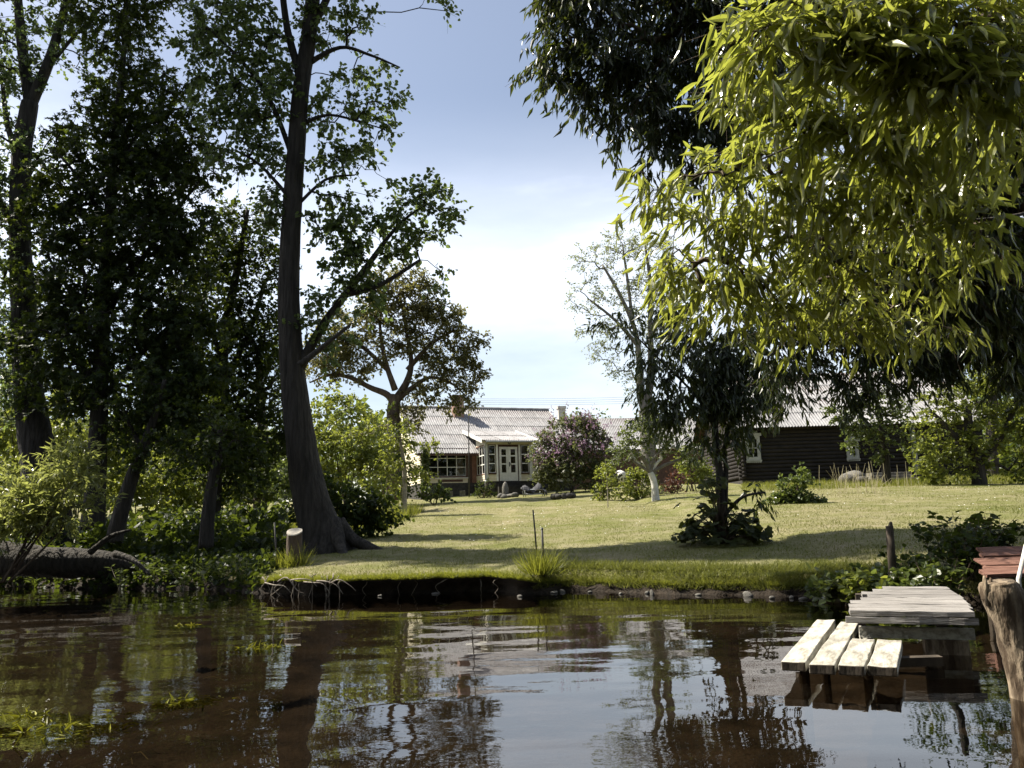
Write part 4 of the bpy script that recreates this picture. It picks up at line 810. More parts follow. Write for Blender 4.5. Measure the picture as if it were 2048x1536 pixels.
for i in range(250):
    th = rng.uniform(0, 2 * math.pi); rr_ = .95 * math.sqrt(rng.uniform(0, 1)); hh = (.62 * (1 - (rr_ / 1.0) ** 2) + .05) * rng.uniform(.35, 1.1); p = np.array([rr_ * math.cos(th) * .8, rr_ * math.sin(th) * .6, hh])
    if i % 7 == 0: p = np.array([rng.normal(-.08, .2), rng.normal(0, .15), rng.uniform(.5, 1.15)])
    o = bpy.data.objects.new('leaf', big[i % 3]); COL.objects.link(o); o.parent = rh; o.location = p; s_ = rng.uniform(.18, .34); o.scale = (s_, s_, s_)
    out = math.atan2(p[1], p[0]) - math.pi / 2; o.rotation_euler = (rng.uniform(-1.1, .1), rng.normal(0, .4), out + rng.normal(0, .6))
    if i % 2: stalk.tube([(p[0] * .15, p[1] * .15, 0), (p[0] * .5, p[1] * .5, p[2] * .75), tuple(p)], [.010, .008, .005], 4, cap=False)
kind(stalk.build('stalks', 'bark_brown', rh), 'stuff')
# ---------- right
rm = tree('field_maple', 'bright layered maple bush leaning over the right end of the dark log house', 'tree', 30.0,
    [(1960, 975, 15), (1955, 930, 13), (1940, 880, 10), (1935, 820, 7)], [[(1950, 920, 8), (1900, 860, 5), (1860, 820, 3)], [(1955, 930, 8), (2010, 860, 6), (2040, 780, 4)]],
    [(1900, 800, 55, 22, 1), (1960, 770, 60, 25, 1), (2020, 740, 50, 30, 1), (1880, 840, 60, 20, 1), (1960, 830, 70, 25, 1), (1890, 880, 55, 22, 1), (1860, 915, 40, 20, 1), (1880, 945, 50, 20, 1), (1950, 890, 60, 25, 1), (2040, 820, 60, 60, 1), (1920, 930, 50, 20, .7), (2030, 690, 50, 40, .8), (2090, 850, 60, 100, 1), (2030, 950, 25, 25, .8)],
    'oval', 'leaf_bright', 0.13, 48, 44, 0.45, tip=.006, up=1.1, flat=.35)
r2 = tree('pale_maple_tree', 'light green tree hanging over the log house eave by its right-hand window', 'tree', 33.0,
    [(1775, 985, 9), (1772, 930, 8), (1765, 870, 6), (1755, 810, 4)], [[(1768, 880, 4), (1720, 830, 3)]],
    [(1720, 835, 45, 22, 1), (1770, 860, 45, 25, 1), (1710, 870, 28, 25, .9), (1790, 820, 45, 25, 1), (1740, 800, 50, 22, .9), (1810, 880, 35, 18, .7), (1765, 900, 30, 20, .7), (1680, 825, 22, 14, .8)], 'oval', 'leaf_shrub', 0.13, 48, 42, 0.42, tip=.006)
for (px, py, rx, ry, Yd, lab, m) in ((1980, 640, 140, 180, 46, 'tall tree behind the right end of the dark log house', 'leaf_dark'), (2150, 800, 120, 200, 34, 'dark tree beyond the right edge behind the maple bush', 'leaf_dark'), (1830, 700, 90, 130, 50, 'dark tree behind the log house ridge', 'leaf_dark')):
    tree('background_tree', lab, 'tree', Yd, [(px, 1000, 14), (px + 5, 900, 12), (px, py, 8), (px - 5, py - ry * .6, 4)], [], [(px, py, rx, ry, .9), (px - rx * .4, py + ry * .5, rx * .7, ry * .5, .9), (px + rx * .4, py + ry * .55, rx * .7, ry * .5, .9)],
         'dia', m, 0.22, 14, 44, 1.0, group='trees behind the log house', tip=0.01, twigs=False)
for (x0, Yd, lab) in ((1150, 130, 'distant low treetop left of the outbuilding chimney'), (1195, 120, 'distant treetop over the middle of the outbuilding roof'), (1262, 125, 'distant treetop over the right part of the outbuilding roof')):
    tree('distant_tree', lab, 'tree', Yd, [(x0, 1000, 4), (x0, 900, 3), (x0, 840, 2)], [], [(x0, 842, 28, 16, 1)], 'dia', 'leaf_shrub', .5, 60, 16, 1.4, tip=.02, twigs=False, group='treetops far behind the outbuilding')
# ---------- the great willow: trunk out of view on the right, limbs reaching over the water
WX, WY = 7.0, 9.6
wb_ = np.array([WX, WY, float(gz(WX, WY))])
wil = thing('willow_tree', 'great willow reaching in from the right with sunlit narrow leaves over the water', 'tree', wb_)
def wpath(pts, rads): return smooth_path(np.array(pts, float), rads)
wtr, wtrR = wpath([wb_ + [0, 0, -.3], wb_ + [-.1, -.1, 1.2], wb_ + [-.3, -.4, 2.6], wb_ + [-.5, -1, 4.2], wb_ + [-.7, -1.4, 6.5]], [.55, .42, .36, .28, .14])
b = MB(); b.tube(wtr - wb_, list(wtrR), 14, wob=.06); b.build('trunk', 'bark', wil, True)
limbP = []
for pts, r0 in (
    ([wtr[9], at(2080, 300, 7.5), at(1700, 160, 7.0), at(1400, 60, 6.6), at(1320, -40, 6.4)], .16),
    ([wtr[11], at(2200, 100, 5.5), at(2060, 140, 3.0), at(1850, 200, 2.75), at(1640, 270, 2.95), at(1450, 350, 3.35)], .014),
    ([wtr[10], at(2250, 350, 5.0), at(2080, 420, 3.6), at(1850, 450, 3.55), at(1600, 480, 3.75), at(1420, 520, 3.95)], .012),
    ([wtr[8], at(2050, 560, 8.6), at(1800, 580, 8.8), at(1650, 600, 9.0), at(1560, 690, 9.2)], .13),
    ([wtr[8], at(2080, 650, 9.0), at(1900, 660, 9.4), at(1750, 720, 9.6)], .10),
    ([wtr[12], at(1900, -150, 7.5), at(1600, -200, 7.0), at(1250, -160, 6.5)], .12)):
    P, R = wpath(pts, np.linspace(r0, .003, len(pts))); limbP.append(P); b = MB(); b.tube(P - wb_, list(R), 8, wob=.04); b.build('limb', 'bark', wil, True)
def willow_crown(skel, C, leaf, size, per, rad, m, name, axis, aw, tip=.003, wid=None, droop=.45):
    P0, P1, r0, r1, D = grow(skel, C, tip, .2); V, T, a, b_, P = cluster_leaves(C, D, leaf, size, per, rad, droop, 5, .5, .6, axis, aw, wid)
    bv, bt = frusta(P0 - wb_, P1 - wb_, r0, r1, 4); wv, wt = frusta(a - wb_, b_ - wb_, np.full(len(a), tip * .7), np.full(len(a), tip * .35), 3)
    kind(link('branches', np_mesh('branches', np.concatenate([bv, wv]), np.concatenate([bt, wt + len(bv)]), True), wil, 'bark_brown'), 'stuff')
    return V, T
sk = np.concatenate([limbP[0], limbP[5]])
C = blobs_to_clusters([(1150, 40, 80, 50, 1), (1260, 70, 100, 70, 1.2), (1130, 130, 55, 40, .7), (1220, 170, 80, 50, 1), (1340, 170, 90, 60, 1.1), (1400, 80, 90, 70, 1.1), (1290, 240, 70, 35, .9), (1380, 270, 70, 45, 1), (1460, 230, 60, 60, 1), (1330, 310, 60, 25, .6), (1440, 330, 60, 30, .8), (1250, -60, 150, 70, 1.1), (1480, -40, 150, 90, 1.1), (1700, -60, 200, 120, 1), (1560, 130, 90, 100, .8), (1150, -30, 70, 40, 1)], 6.6, 14, .9)
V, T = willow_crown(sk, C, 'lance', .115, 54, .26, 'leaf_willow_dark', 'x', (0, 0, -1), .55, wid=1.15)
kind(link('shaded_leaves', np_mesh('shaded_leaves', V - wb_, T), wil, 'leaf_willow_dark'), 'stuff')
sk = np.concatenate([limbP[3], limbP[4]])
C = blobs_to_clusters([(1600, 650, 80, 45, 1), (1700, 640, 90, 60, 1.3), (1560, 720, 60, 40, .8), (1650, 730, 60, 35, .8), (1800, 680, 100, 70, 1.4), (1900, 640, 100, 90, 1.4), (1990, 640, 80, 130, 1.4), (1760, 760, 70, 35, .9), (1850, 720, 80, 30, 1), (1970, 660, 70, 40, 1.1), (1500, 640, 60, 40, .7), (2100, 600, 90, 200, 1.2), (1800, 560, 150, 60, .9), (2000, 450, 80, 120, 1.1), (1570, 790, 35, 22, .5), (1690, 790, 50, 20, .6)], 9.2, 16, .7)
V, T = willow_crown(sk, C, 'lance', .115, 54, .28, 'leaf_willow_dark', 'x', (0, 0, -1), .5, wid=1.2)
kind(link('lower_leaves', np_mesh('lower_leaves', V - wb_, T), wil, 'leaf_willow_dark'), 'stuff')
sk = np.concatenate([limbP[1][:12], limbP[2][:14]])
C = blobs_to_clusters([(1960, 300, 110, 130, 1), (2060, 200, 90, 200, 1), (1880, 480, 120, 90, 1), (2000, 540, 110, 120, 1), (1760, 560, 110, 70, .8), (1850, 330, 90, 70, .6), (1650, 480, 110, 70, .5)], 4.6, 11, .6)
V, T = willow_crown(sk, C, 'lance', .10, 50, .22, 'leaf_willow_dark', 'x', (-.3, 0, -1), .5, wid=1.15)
kind(link('inner_leaves', np_mesh('inner_leaves', V - wb_, T), wil, 'leaf_willow_dark'), 'stuff')  # same tree, dark leaf colour carries the deep shade here
sk = np.concatenate([limbP[1], limbP[2]])
NEAR = [(1620, 60, 120, 70, 1), (1780, 80, 120, 90, 1.1), (1920, 100, 120, 110, 1.1), (1530, 190, 80, 60, .9), (1680, 210, 130, 70, 1.1), (1840, 240, 120, 90, 1.1), (1980, 200, 70, 80, .6), (1330, 370, 80, 22, .45), (1450, 350, 90, 30, .9), (1560, 330, 110, 55, 1.1), (1720, 370, 120, 70, 1.1), (1860, 400, 100, 80, .7), (1450, 440, 80, 35, .9), (1590, 450, 120, 60, 1.1), (1740, 490, 120, 60, 1.1), (1410, 530, 85, 50, 1.3), (1540, 560, 90, 45, 1.2), (1660, 590, 100, 45, 1.2), (1450, 610, 80, 35, 1), (1580, 640, 80, 30, .8), (1740, 640, 80, 30, .8), (1380, 450, 50, 40, .7), (1800, 640, 80, 35, .4), (1880, 530, 100, 60, .35), (1990, 450, 60, 80, .25), (1780, 620, 60, 35, .5), (1270, 350, 30, 16, .6), (1330, 400, 60, 25, .6), (1400, 600, 60, 30, .7), (1360, 500, 50, 30, .7), (1840, 660, 70, 30, .6), (1480, 90, 60, 60, .6), (1960, 420, 70, 80, .5), (2080, 150, 70, 150, .4)]
# an overhanging bough: nearest overhead, dipping away towards the far bank
NEAR = [(*b_, 2.2 + 2.1 * max(b_[1], 0) / 650 - .25 * (b_[0] - 1600) / 400 - 2.95) for b_ in NEAR]
C = blobs_to_clusters(NEAR, 2.95, 10.0, .2)
V, T = willow_crown(sk, C, 'lance_fine', .105, 17, .18, 'leaf_willow', 'x', (-.5, -.1, -.5), .4, tip=.0018, wid=.95)
# the leaves that show largest are single objects, the rest one mass
nv = len(LEAF['lance_fine'][0]); nl = len(V) // nv; LV = V.reshape(nl, nv, 3)
ctr = LV.mean(1); d = ctr - EYE; pxl = d @ _rt / (d @ _fw) * F + CX; pyl = CY - d @ _up / (d @ _fw) * F
score = np.linalg.norm(LV[:, 10] - LV[:, 0], axis=1) / (d @ _fw) * ((pxl > 20) & (pxl < 2030) & (pyl > 10) & (pyl < 760)); order = np.argsort(-score)
sel = order[:300]; rest = np.setdiff1d(np.arange(nl), sel); tt = LEAF['lance_fine'][1]
kind(link('sunlit_leaves', np_mesh('sunlit_leaves', LV[rest].reshape(-1, 3) - wb_, (tt[None] + (np.arange(len(rest)) * nv)[:, None, None]).reshape(-1, 3)), wil, 'leaf_willow'), 'stuff')
tv = LEAF['lance_fine'][0].copy(); tv[:, 0] *= .95; lme = np_mesh('leaf', tv, tt, True); lme.materials.append(MATS['leaf_willow'])
for i in sel:
    q = LV[i]; base_ = q[0]; X = (q[4] - q[6]); S = np.linalg.norm(q[4] - q[6]) / (.23 * .95); X = X / np.linalg.norm(X)
    yz = (q[10] - q[0]) / S; mid_ = (q[5] - q[0]) / S
    # recover the leaf's own axes from two midrib points: tip = 1.05 Y - .19 Z, middle = .55 Y - .02 Z
    det = 1.05 * -.02 - (-.19 * .55); Yx = (yz * -.02 - mid_ * -.19) / det; Yx /= np.linalg.norm(Yx); Z = np.cross(X, Yx)
    o = bpy.data.objects.new('leaf', lme); COL.objects.link(o); o.parent = wil
    o.matrix_local = Matrix([[X[0] * S, Yx[0] * S, Z[0] * S, base_[0] - wb_[0]], [X[1] * S, Yx[1] * S, Z[1] * S, base_[1] - wb_[1]], [X[2] * S, Yx[2] * S, Z[2] * S, base_[2] - wb_[2]], [0, 0, 0, 1]])

# ================================================================== THINGS BY THE WATER
def local(p, o): return np.asarray(p) - np.asarray(o)
def plank(x0, x1, y0, y1, z0, z1, along, seg=9, wav=.006, fray=.015):
    """a board with wavy worn edges and ragged ends; along = 'x' or 'y'"""
    V = []; n = seg + 1
    for i in range(n):
        t = i / seg; e = (random.uniform(-fray, fray) if i in (0, seg) else 0)
        j = [random.uniform(-wav, wav) for _ in range(6)]
        if along == 'x':
            x = x0 + (x1 - x0) * t + e; V += [(x, y0 + j[0], z0), (x + random.uniform(-fray, fray) * .5 * (i in (0, seg)), y1 + j[1], z0), (x, y1 + j[1], z1 + j[2] * .6), (x, (y0 + y1) / 2, z1 + j[4] * .6 - .002), (x, y0 + j[0], z1 + j[3] * .6)]
        else:
            y = y0 + (y1 - y0) * t + e; V += [(x0 + j[0], y, z0), (x1 + j[1], y, z0), (x1 + j[1], y, z1 + j[2] * .6), ((x0 + x1) / 2, y, z1 + j[4] * .6 - .002), (x0 + j[0], y, z1 + j[3] * .6)]
    Fc = []
    for i in range(seg):
        for q in range(5): Fc.append([i * 5 + q, i * 5 + (q + 1) % 5, i * 5 + 5 + (q + 1) % 5, i * 5 + 5 + q])
    Fc.append([0, 1, 2, 3, 4][::-1]); k = seg * 5; Fc.append([k, k + 1, k + 2, k + 3, k + 4])
    if along == 'x': Fc = [f[::-1] for f in Fc]
    m = MB(); m.v = V; m.f = Fc; return m
# raised grey jetty
DZ = .30
A0, A1, A2, A3 = on_z(1694, 1221, DZ), on_z(1957, 1224, DZ), on_z(1961, 1168, DZ), on_z(1762, 1179, DZ)
ang = math.atan2(A1[1] - A0[1], A1[0] - A0[0]); jl = np.array([A0[0], A0[1], 0.0])
jet = thing('raised_jetty', 'weathered grey plank jetty on a block above the low pale planks', 'jetty', jl, ang)
wid_ = float(np.hypot(*(A1 - A0)[:2])); dep = float(A2[1] - A1[1])
nb = 8; sk_ = (A3[0] - A0[0]) / nb
for i in range(nb):
    y0 = dep * i / nb; y1 = dep * (i + 1) / nb - .003
    st = 0.0 if i == 0 else max(0, i - 1) * .045 * (1 + .3 * math.sin(i * 2.1))
    o = plank(st + random.uniform(0, .03), wid_ + i * .008 + random.uniform(-.015, .02), y0, y1, DZ - .035, DZ + random.uniform(-.004, .004), 'x', wav=.004).build('plank', 'grey_wood', jet)
plank(.0, wid_ + .0, -.006, .012, DZ - .085, DZ - .042, 'x').build('edge_board', 'grey_wood', jet)
plank(.06, wid_ - .03, .12, .17, DZ - .20, DZ - .125, 'x').build('beam', 'pale_wood', jet)
plank(.10, wid_ - .03, dep - .3, dep - .2, DZ - .14, DZ - .045, 'x').build('beam', 'dark_wood', jet)
b = MB(); b.tube([(.10, .15, -.45), (.10, .15, DZ - .19)], [.035, .035], 8); b.build('post', 'pale_wood', jet, True)
b = MB(); b.box(wid_ - .33, wid_ - .06, .1, .42, -.5, DZ - .205, .006); bevel(b.build('support_block', 'rot_wood', jet), .012)
b = MB(); b.box(wid_ - .1, wid_ - .02, dep - .35, dep - .2, -.5, DZ - .145, .004); b.build('post', 'dark_wood', jet)
b = MB(); b.box(.08, .16, dep - .3, dep - .22, -.5, DZ - .145, .004); b.build('post', 'dark_wood', jet)
# low landing of four thick pale planks
LZ = .13
q = [(on_z(1562, 1322, LZ), on_z(1617, 1325, LZ), on_z(1640, 1232, LZ)), (on_z(1618, 1328, LZ), on_z(1669, 1328, LZ), on_z(1687, 1236, LZ)), (on_z(1675, 1330, LZ), on_z(1729, 1330, LZ), on_z(1706, 1271, LZ)), (on_z(1735, 1331, LZ), on_z(1792, 1331, LZ), on_z(1757, 1273, LZ))]
l0 = np.array([q[0][0][0], q[0][0][1], 0.0]); low = thing('low_landing', 'low landing of four thick pale planks just above the water', 'jetty', l0)
for a, b_, c in q:
    w = b_[0] - a[0]; L_ = c[1] - a[1]
    o = plank(0, w, 0, L_, LZ - .055, LZ, 'y', 8, .004, .006).build('plank', 'pale_wood', low); o.data.materials.append(MATS['dark_wood']); o.data.polygons[-1].material_index = o.data.polygons[-2].material_index = 1; o.location = tuple(a - l0 - [0, 0, LZ]); o.rotation_euler = (0, random.uniform(-.02, .02), -math.atan2(c[0] - a[0], L_)); bevel(o, .006)
for t in (.18, .72):
    p0 = q[0][0] * (1 - t) + q[0][2] * t; b = MB(); xw = .95 if t < .5 else .45; b.box(.03, xw, -.03, .03, LZ - .12, LZ - .06, .003); o = b.build('bearer', 'dark_wood', low); o.location = tuple(p0 - l0 - [0, 0, LZ])
    for x in (.08, xw - .06): b = MB(); b.tube([(x, 0, -.5), (x, 0, LZ - .1)], .03, 7); o = b.build('post', 'dark_wood', low); o.location = tuple(p0 - l0 - [0, 0, LZ])
# red boarded ramp at the right edge
R0 = on_z(1968, 1150, .364); Rt = at(1968, 1091, R0[1] + .75)
rr = thing('red_ramp', 'faded red boarded ramp climbing the bank at the right edge', 'ramp', R0 * [1, 1, 0])
sl = (Rt[2] - .364) / .75
ws_ = [.16, .09, .22, .10, .17]; y = 0.0
for i, w in enumerate(ws_):
    o = plank(random.uniform(0, .03), 1.4, 0, w - .02, -.03, random.uniform(-.01, .008), 'x').build('plank', 'red_wood', rr); o.location = ((Rt[0] - R0[0]) * y / .75, y, .364 + y * sl); o.rotation_euler = (math.atan(sl), 0, 0); y += w
for x in (.1, 1.2):
    b = MB(); P = [(x, .0, .30), (x, y, .30 + y * sl)]; P[1] = (x + Rt[0] - R0[0], y, .30 + y * sl); b.tube(P, .04, 6); b.build('bearer', 'dark_wood', rr)
    b = MB(); b.tube([(x, .1, -.4), (x, .1, .31)], .05, 7); b.build('post', 'dark_wood', rr)
bo = at(1978, 1190, 6.9); o = thing('board_offcut', 'short brown board ends standing behind the rotten mooring post', 'board', (bo[0], bo[1], 0)); 
b = MB(); z = float(bo[2]); b.box(0, .22, 0, .04, z - .07, z + .07, .006); b.build('board', 'red_wood', o); b = MB(); b.box(.02, .15, -.05, -.01, z - .16, z - .10, .006); b.build('board', 'red_wood', o); b = MB(); b.box(.08, .13, .045, .09, -.4, z + .05); b.build('stake', 'dark_wood', o)
# thick rotten post and pale pole
mp0 = on_z(2038, 1398, 0.0); o = thing('mooring_post', 'thick rotten post with split pale wood at the right edge of the water', 'post', (mp0[0] + .05, mp0[1], 0))
b = MB(); H_ = at(2020, 1163, mp0[1])[2]
P, R = smooth_path([(.03, 0, -.5), (.03, 0, 0), (.01, 0, .2), (-.03, 0, .38), (-.07, .01, H_ - .06), (-.08, .01, H_)], [.10, .105, .105, .10, .105, .085], 4); b.tube(P, list(R), 16, wob=.10); b.build('post', 'rot_wood', o, True)
b = MB(); b.tube([(-.15, -.02, H_ - .12), (-.165, -.02, H_ - .02), (-.16, -.015, H_ + .035)], [.02, .017, .006], 7); b.tube([(-.11, .03, H_ - .04), (-.10, .03, H_ + .02)], [.02, .005], 6); b.build('splinter', 'rot_wood', o, True)
pp = at(2037, 1158, 4.6); o = thing('pale_pole', 'thin pale pole leaning behind the rotten post', 'pole', (pp[0], pp[1], 0)); b = MB(); e = at(2052, 1090, 4.75); b.tube([(-.02, 0, -.45), (0, 0, pp[2]), tuple(e - [pp[0], pp[1], 0])], .012, 7); b.build('pole', 'limewash', o, True)
# sawn stump with stakes
sb = foot(589, 14.0); st = thing('tree_stump', 'sawn grey stump with pale top left of the tall bare trunk', 'stump', sb)
hS = at(588, 1064, 14.0)[2] - sb[2]; sb_r = [(-.15, .175), (.04, .155), (.2, .135), (hS, .13)]; b = MB(); ns = 18
for zi, (z, r) in enumerate(sb_r):
    for k in range(ns):
        t = 2 * math.pi * k / ns; q_ = r * (1 + .05 * math.sin(3 * t) + .02 * math.sin(7 * t + zi)); b.v.append((q_ * math.cos(t), q_ * math.sin(t), z + (q_ * math.sin(t) * .42 if zi == 3 else 0)))
for zi in range(3):
    for k in range(ns): b.f.append([zi * ns + k, zi * ns + (k + 1) % ns, (zi + 1) * ns + (k + 1) % ns, (zi + 1) * ns + k])
top_v = b.v[-ns:]; b.build('trunk', 'bark_brown', st, True)
c_ = MB(); c_.v = [(x * 1.03, y * 1.03, z - .006) for x, y, z in top_v] + [(x * 1.0, y * 1.0, z + .014) for x, y, z in top_v]; c_.f = [[k, (k + 1) % ns, ns + (k + 1) % ns, ns + k] for k in range(ns)] + [list(range(ns, 2 * ns))]
c_.tube([(-.07, -.115, hS - .05), (-.072, -.135, hS - .13)], [.012, .003], 5); c_.build('cut_top', 'cut_wood', st)
def stake(name, label, px, y0, y1, Y, r, m, lean=0.0, cat='stake'):
    a = at(px, y0, Y); a[2] = float(gz(a[0], a[1])); t = at(px + lean, y1, Y); o = thing(name, label, cat, a)
    b = MB(); b.tube([(0, 0, -.2), tuple((t - a) * .5), tuple(t - a)], [r, r * .95, r * .9], 7); b.build('shaft', m, o, True); return o, t - a
stake('iron_stake', 'thin dark stake left of the sawn stump', 555, 1112, 1045, 13.9, .016, 'metal_dark', -6)
stake('iron_rod', 'thin dark rod leaning on the lawn behind the grass tuft', 1073, 1062, 1020, 13.4, .014, 'metal_dark', -7)
o, t = stake('iron_pipe', 'short dark pipe with pale cap standing in the grass tuft', 1087, 1118, 1058, 11.6, .017, 'metal_dark', -3); b = MB(); b.tube([tuple(t), tuple(t + [0, 0, .02])], .02, 8); b.build('cap', 'stone_pale', o)
o, t = stake('weathered_post', 'crooked weathered wooden post on the bank above the jetty', 1783, 1130, 1052, 8.9, .045, 'dark_wood', -4, 'post'); b = MB(); b.tube([tuple(t * .97 + [.01, 0, 0]), tuple(t + [.02, 0, .045])], [.03, .012], 6); b.build('splinter', 'dark_wood', o)
def tuft(name, label, c, n, h, spread, m, cat='grass tuft', group=None, leaf='blade', w=.012, lean=.4):
    r = thing(name, label, cat, c, 0, group); P = rng.normal(0, spread, (n, 3)) * [1, 1, 0]; A = P / spread * lean + rng.normal(0, .2, (n, 3)); A[:, 2] = 1
    hh = h * rng.uniform(.5, 1.1, n); V, T = leaves_VT(leaf, P, A, rng.normal(0, 1, (n, 3)), hh, (w / hh) if leaf == 'blade' else None); kind(link('blades', np_mesh('blades', V, T), r, m), 'stuff'); return r
tp_ = foot(1078, 11.5); tuft('grass_tuft', 'tall bright grass tuft around the short pipe at the water edge', (tp_[0], 11.5, tp_[2] - .02), 420, .42, .09, 'grass_long')
for px, Y, h in ((598, 13.9, .4), (570, 13.8, .3)): c = foot(px, Y); tuft('grass_clump', 'long grass clump against the ' + ('right' if px == 598 else 'left') + ' side of the sawn stump', c, 160, h, .1, 'grass_long')
# young reed and willow shoots along the shaded waterline
ORD = 'first second third fourth fifth sixth seventh eighth ninth tenth eleventh twelfth thirteenth fourteenth fifteenth sixteenth seventeenth eighteenth nineteenth'.split()
SHOOT = [(170, 1165), (192, 1160), (232, 1172), (300, 1170), (322, 1168), (362, 1172), (405, 1170), (432, 1172), (450, 1168), (470, 1160), (490, 1172), (20, 1168), (60, 1170), (110, 1168)]
for i, (px, py) in enumerate(SHOOT):
    c = on_z(px, py + 8, 0.0); c[1] += .12; c[2] = .02; r = thing('willow_shoot', '%s slim green shoot from the left along the shaded waterline' % ORD[sorted(q_[0] for q_ in SHOOT).index(px)], 'plant', c, 0, 'shoots along the left waterline')
    m_ = MB(); Ps = []; As = []
    for k in range(4):
        a = rng.normal(0, .35); h = rng.uniform(.25, .5) * (1.3 if px in (192, 470) else 1); tip_ = np.array([a * h, rng.normal(-.1, .1), h]); m_.tube([(0, 0, -.05), tuple(tip_ * .5), tuple(tip_)], [.005, .004, .002], 4)
        for t in np.linspace(.25, 1, 9): Ps.append(tip_ * t); As.append([rng.choice([-1, 1]) * .8, rng.normal(-.2, .4), rng.uniform(.1, .8)])
    m_.build('stems', 'twig_pale', r); V, T = leaves_VT('lance', np.array(Ps), np.array(As), rng.normal(0, .6, (len(Ps), 3)) + [0, -.3, .6], rng.uniform(.09, .17, len(Ps)), 1.1); kind(link('foliage', np_mesh('foliage', V, T), r, 'leaf_shrub'), 'stuff')
n = 7000; xx = rng.uniform(-14, -4.0, n); yy = shore(xx) + rng.uniform(-.02, 1.6, n) ** 1; P = np.stack([xx, yy, np.where(yy - shore(xx) < .4, (yy - shore(xx)) * .5, gz(xx, yy)) + .28 * rng.uniform(0, 1, n) ** 2], 1)
V, T = leaves_VT('oval', P, rng.normal(0, 1, (n, 3)) + [0, -.2, .3], rng.normal(0, .6, (n, 3)) + [0, -.2, .8], rng.uniform(.05, .13, n)); kind(link('bank_undergrowth', np_mesh('bank_undergrowth', V, T), None, 'leaf_dark'), 'stuff')
# pale roots washed out of the bank
ro = on_z(600, 1190, 0.0); rt = thing('exposed_roots', 'tangle of pale washed-out roots under the bank lip below the stump', 'roots', ro)
def root(pts, r): P, R = smooth_path([np.array(p) - ro for p in pts], np.linspace(r, r * .4, len(pts)), 4); b = MB(); b.tube(P, list(R), 6, wob=.1); b.build('root', 'root', rt, True)
for x in list(np.linspace(525, 690, 15)) + [735, 800, 815, 905, 960, 1000]:
    Yb = float(shore(on_z(x, 1188)[0])) + (.02 if x < 700 else .06); w = rng.normal(0, 9, 4); yt = 1150 + rng.uniform(-2, 10); sc = 1 if x < 700 else .6
    root([at(x, yt, Yb), at(x + w[0], yt + 10, Yb - .09), at(x + w[0] + w[1], yt + 22, Yb - .07), at(x + w.sum() * .8, 1196, Yb - .10)], .013 * sc * rng.uniform(.6, 1.2))
for q_ in range(6):
    x = 530 + 26 * q_; root([at(x, 1160 + rng.uniform(0, 8), 11.55), at(x + 18, 1166 + rng.normal(0, 6), 11.35), at(x + 38, 1172 + rng.normal(0, 6), 11.3), at(x + 52, 1184 + rng.normal(0, 5), 11.3)], .011)
# stones
def stone_mesh(sd):
    r = np.random.default_rng(sd); import bmesh
    bm = bmesh.new(); bmesh.ops.create_icosphere(bm, subdivisions=2, radius=1.0); ax = r.normal(0, 1, (5, 3))
    for v in bm.verts:
        p = np.array(v.co); k = 1 + .18 * np.sin(p @ ax[0] * 1.6 + sd) + .1 * np.sin(p @ ax[1] * 3) ; v.co = Vector(p * k)
    me = bpy.data.meshes.new('stone'); bm.to_mesh(me); bm.free(); me.polygons.foreach_set('use_smooth', [True] * len(me.polygons)); return me
SM = [stone_mesh(i) for i in range(5)]
def stone(name, label, c, s, m='stone', group=None, i=0, rz=0.0):
    me = SM[i % 5].copy(); me.materials.append(MATS[m]); o = link(name, me); o.location = tuple(c); o.scale = s; o.rotation_euler = (0, 0, rz); return tag(o, label, 'stone', group)
c = on_z(1667, 1204, 0.0); stone('boulder', 'large pale flat stone in the water left of the jetty', c + [0, 0, .035], (.15, .11, .055), 'stone_pale', None, 1)
STONES = [(1226, 1178, 7, 6), (1242, 1186, 5, 3), (1275, 1181, 8, 8), (1296, 1185, 6, 5), (1305, 1187, 6, 8), (1332, 1181, 10, 9), (1362, 1184, 8, 4), (1398, 1188, 6, 3), (1430, 1187, 7, 3), (1497, 1190, 12, 8), (1545, 1195, 7, 4), (1585, 1194, 6, 4), (1608, 1197, 8, 4), (1110, 1184, 10, 4), (1125, 1182, 7, 5), (1180, 1183, 6, 3), (1040, 1191, 7, 3), (870, 1186, 7, 3), (760, 1190, 6, 3)]
for i, (px, py, w, h) in enumerate(STONES):
    c = on_z(px, py + 3, 0.0); k = c[1] / F; lab = {9: 'rounded grey stone alone at the waterline right of the others', 5: 'squarish grey stone, tallest of the row at the waterline'}.get(i, '%s grey stone from the left along the waterline below the lawn' % ORD[sorted(q_[0] for q_ in STONES).index(px)])
    stone('shore_stone', lab, c + [0, .03, h * k * .3], (w * k * .9, w * k * .7, h * k * .9), 'stone', 'stones along the waterline', i, i * 1.3)
dw = on_z(1705, 1190, .02); o = thing('driftwood', 'grey forked driftwood lying behind the large pale stone', 'driftwood', dw); b = MB(); b.tube([(-.09, 0, .0), (0, .02, .04), (.1, .05, .09)], [.012, .018, .03], 7, wob=.2); b.build('branch', 'root', o, True)
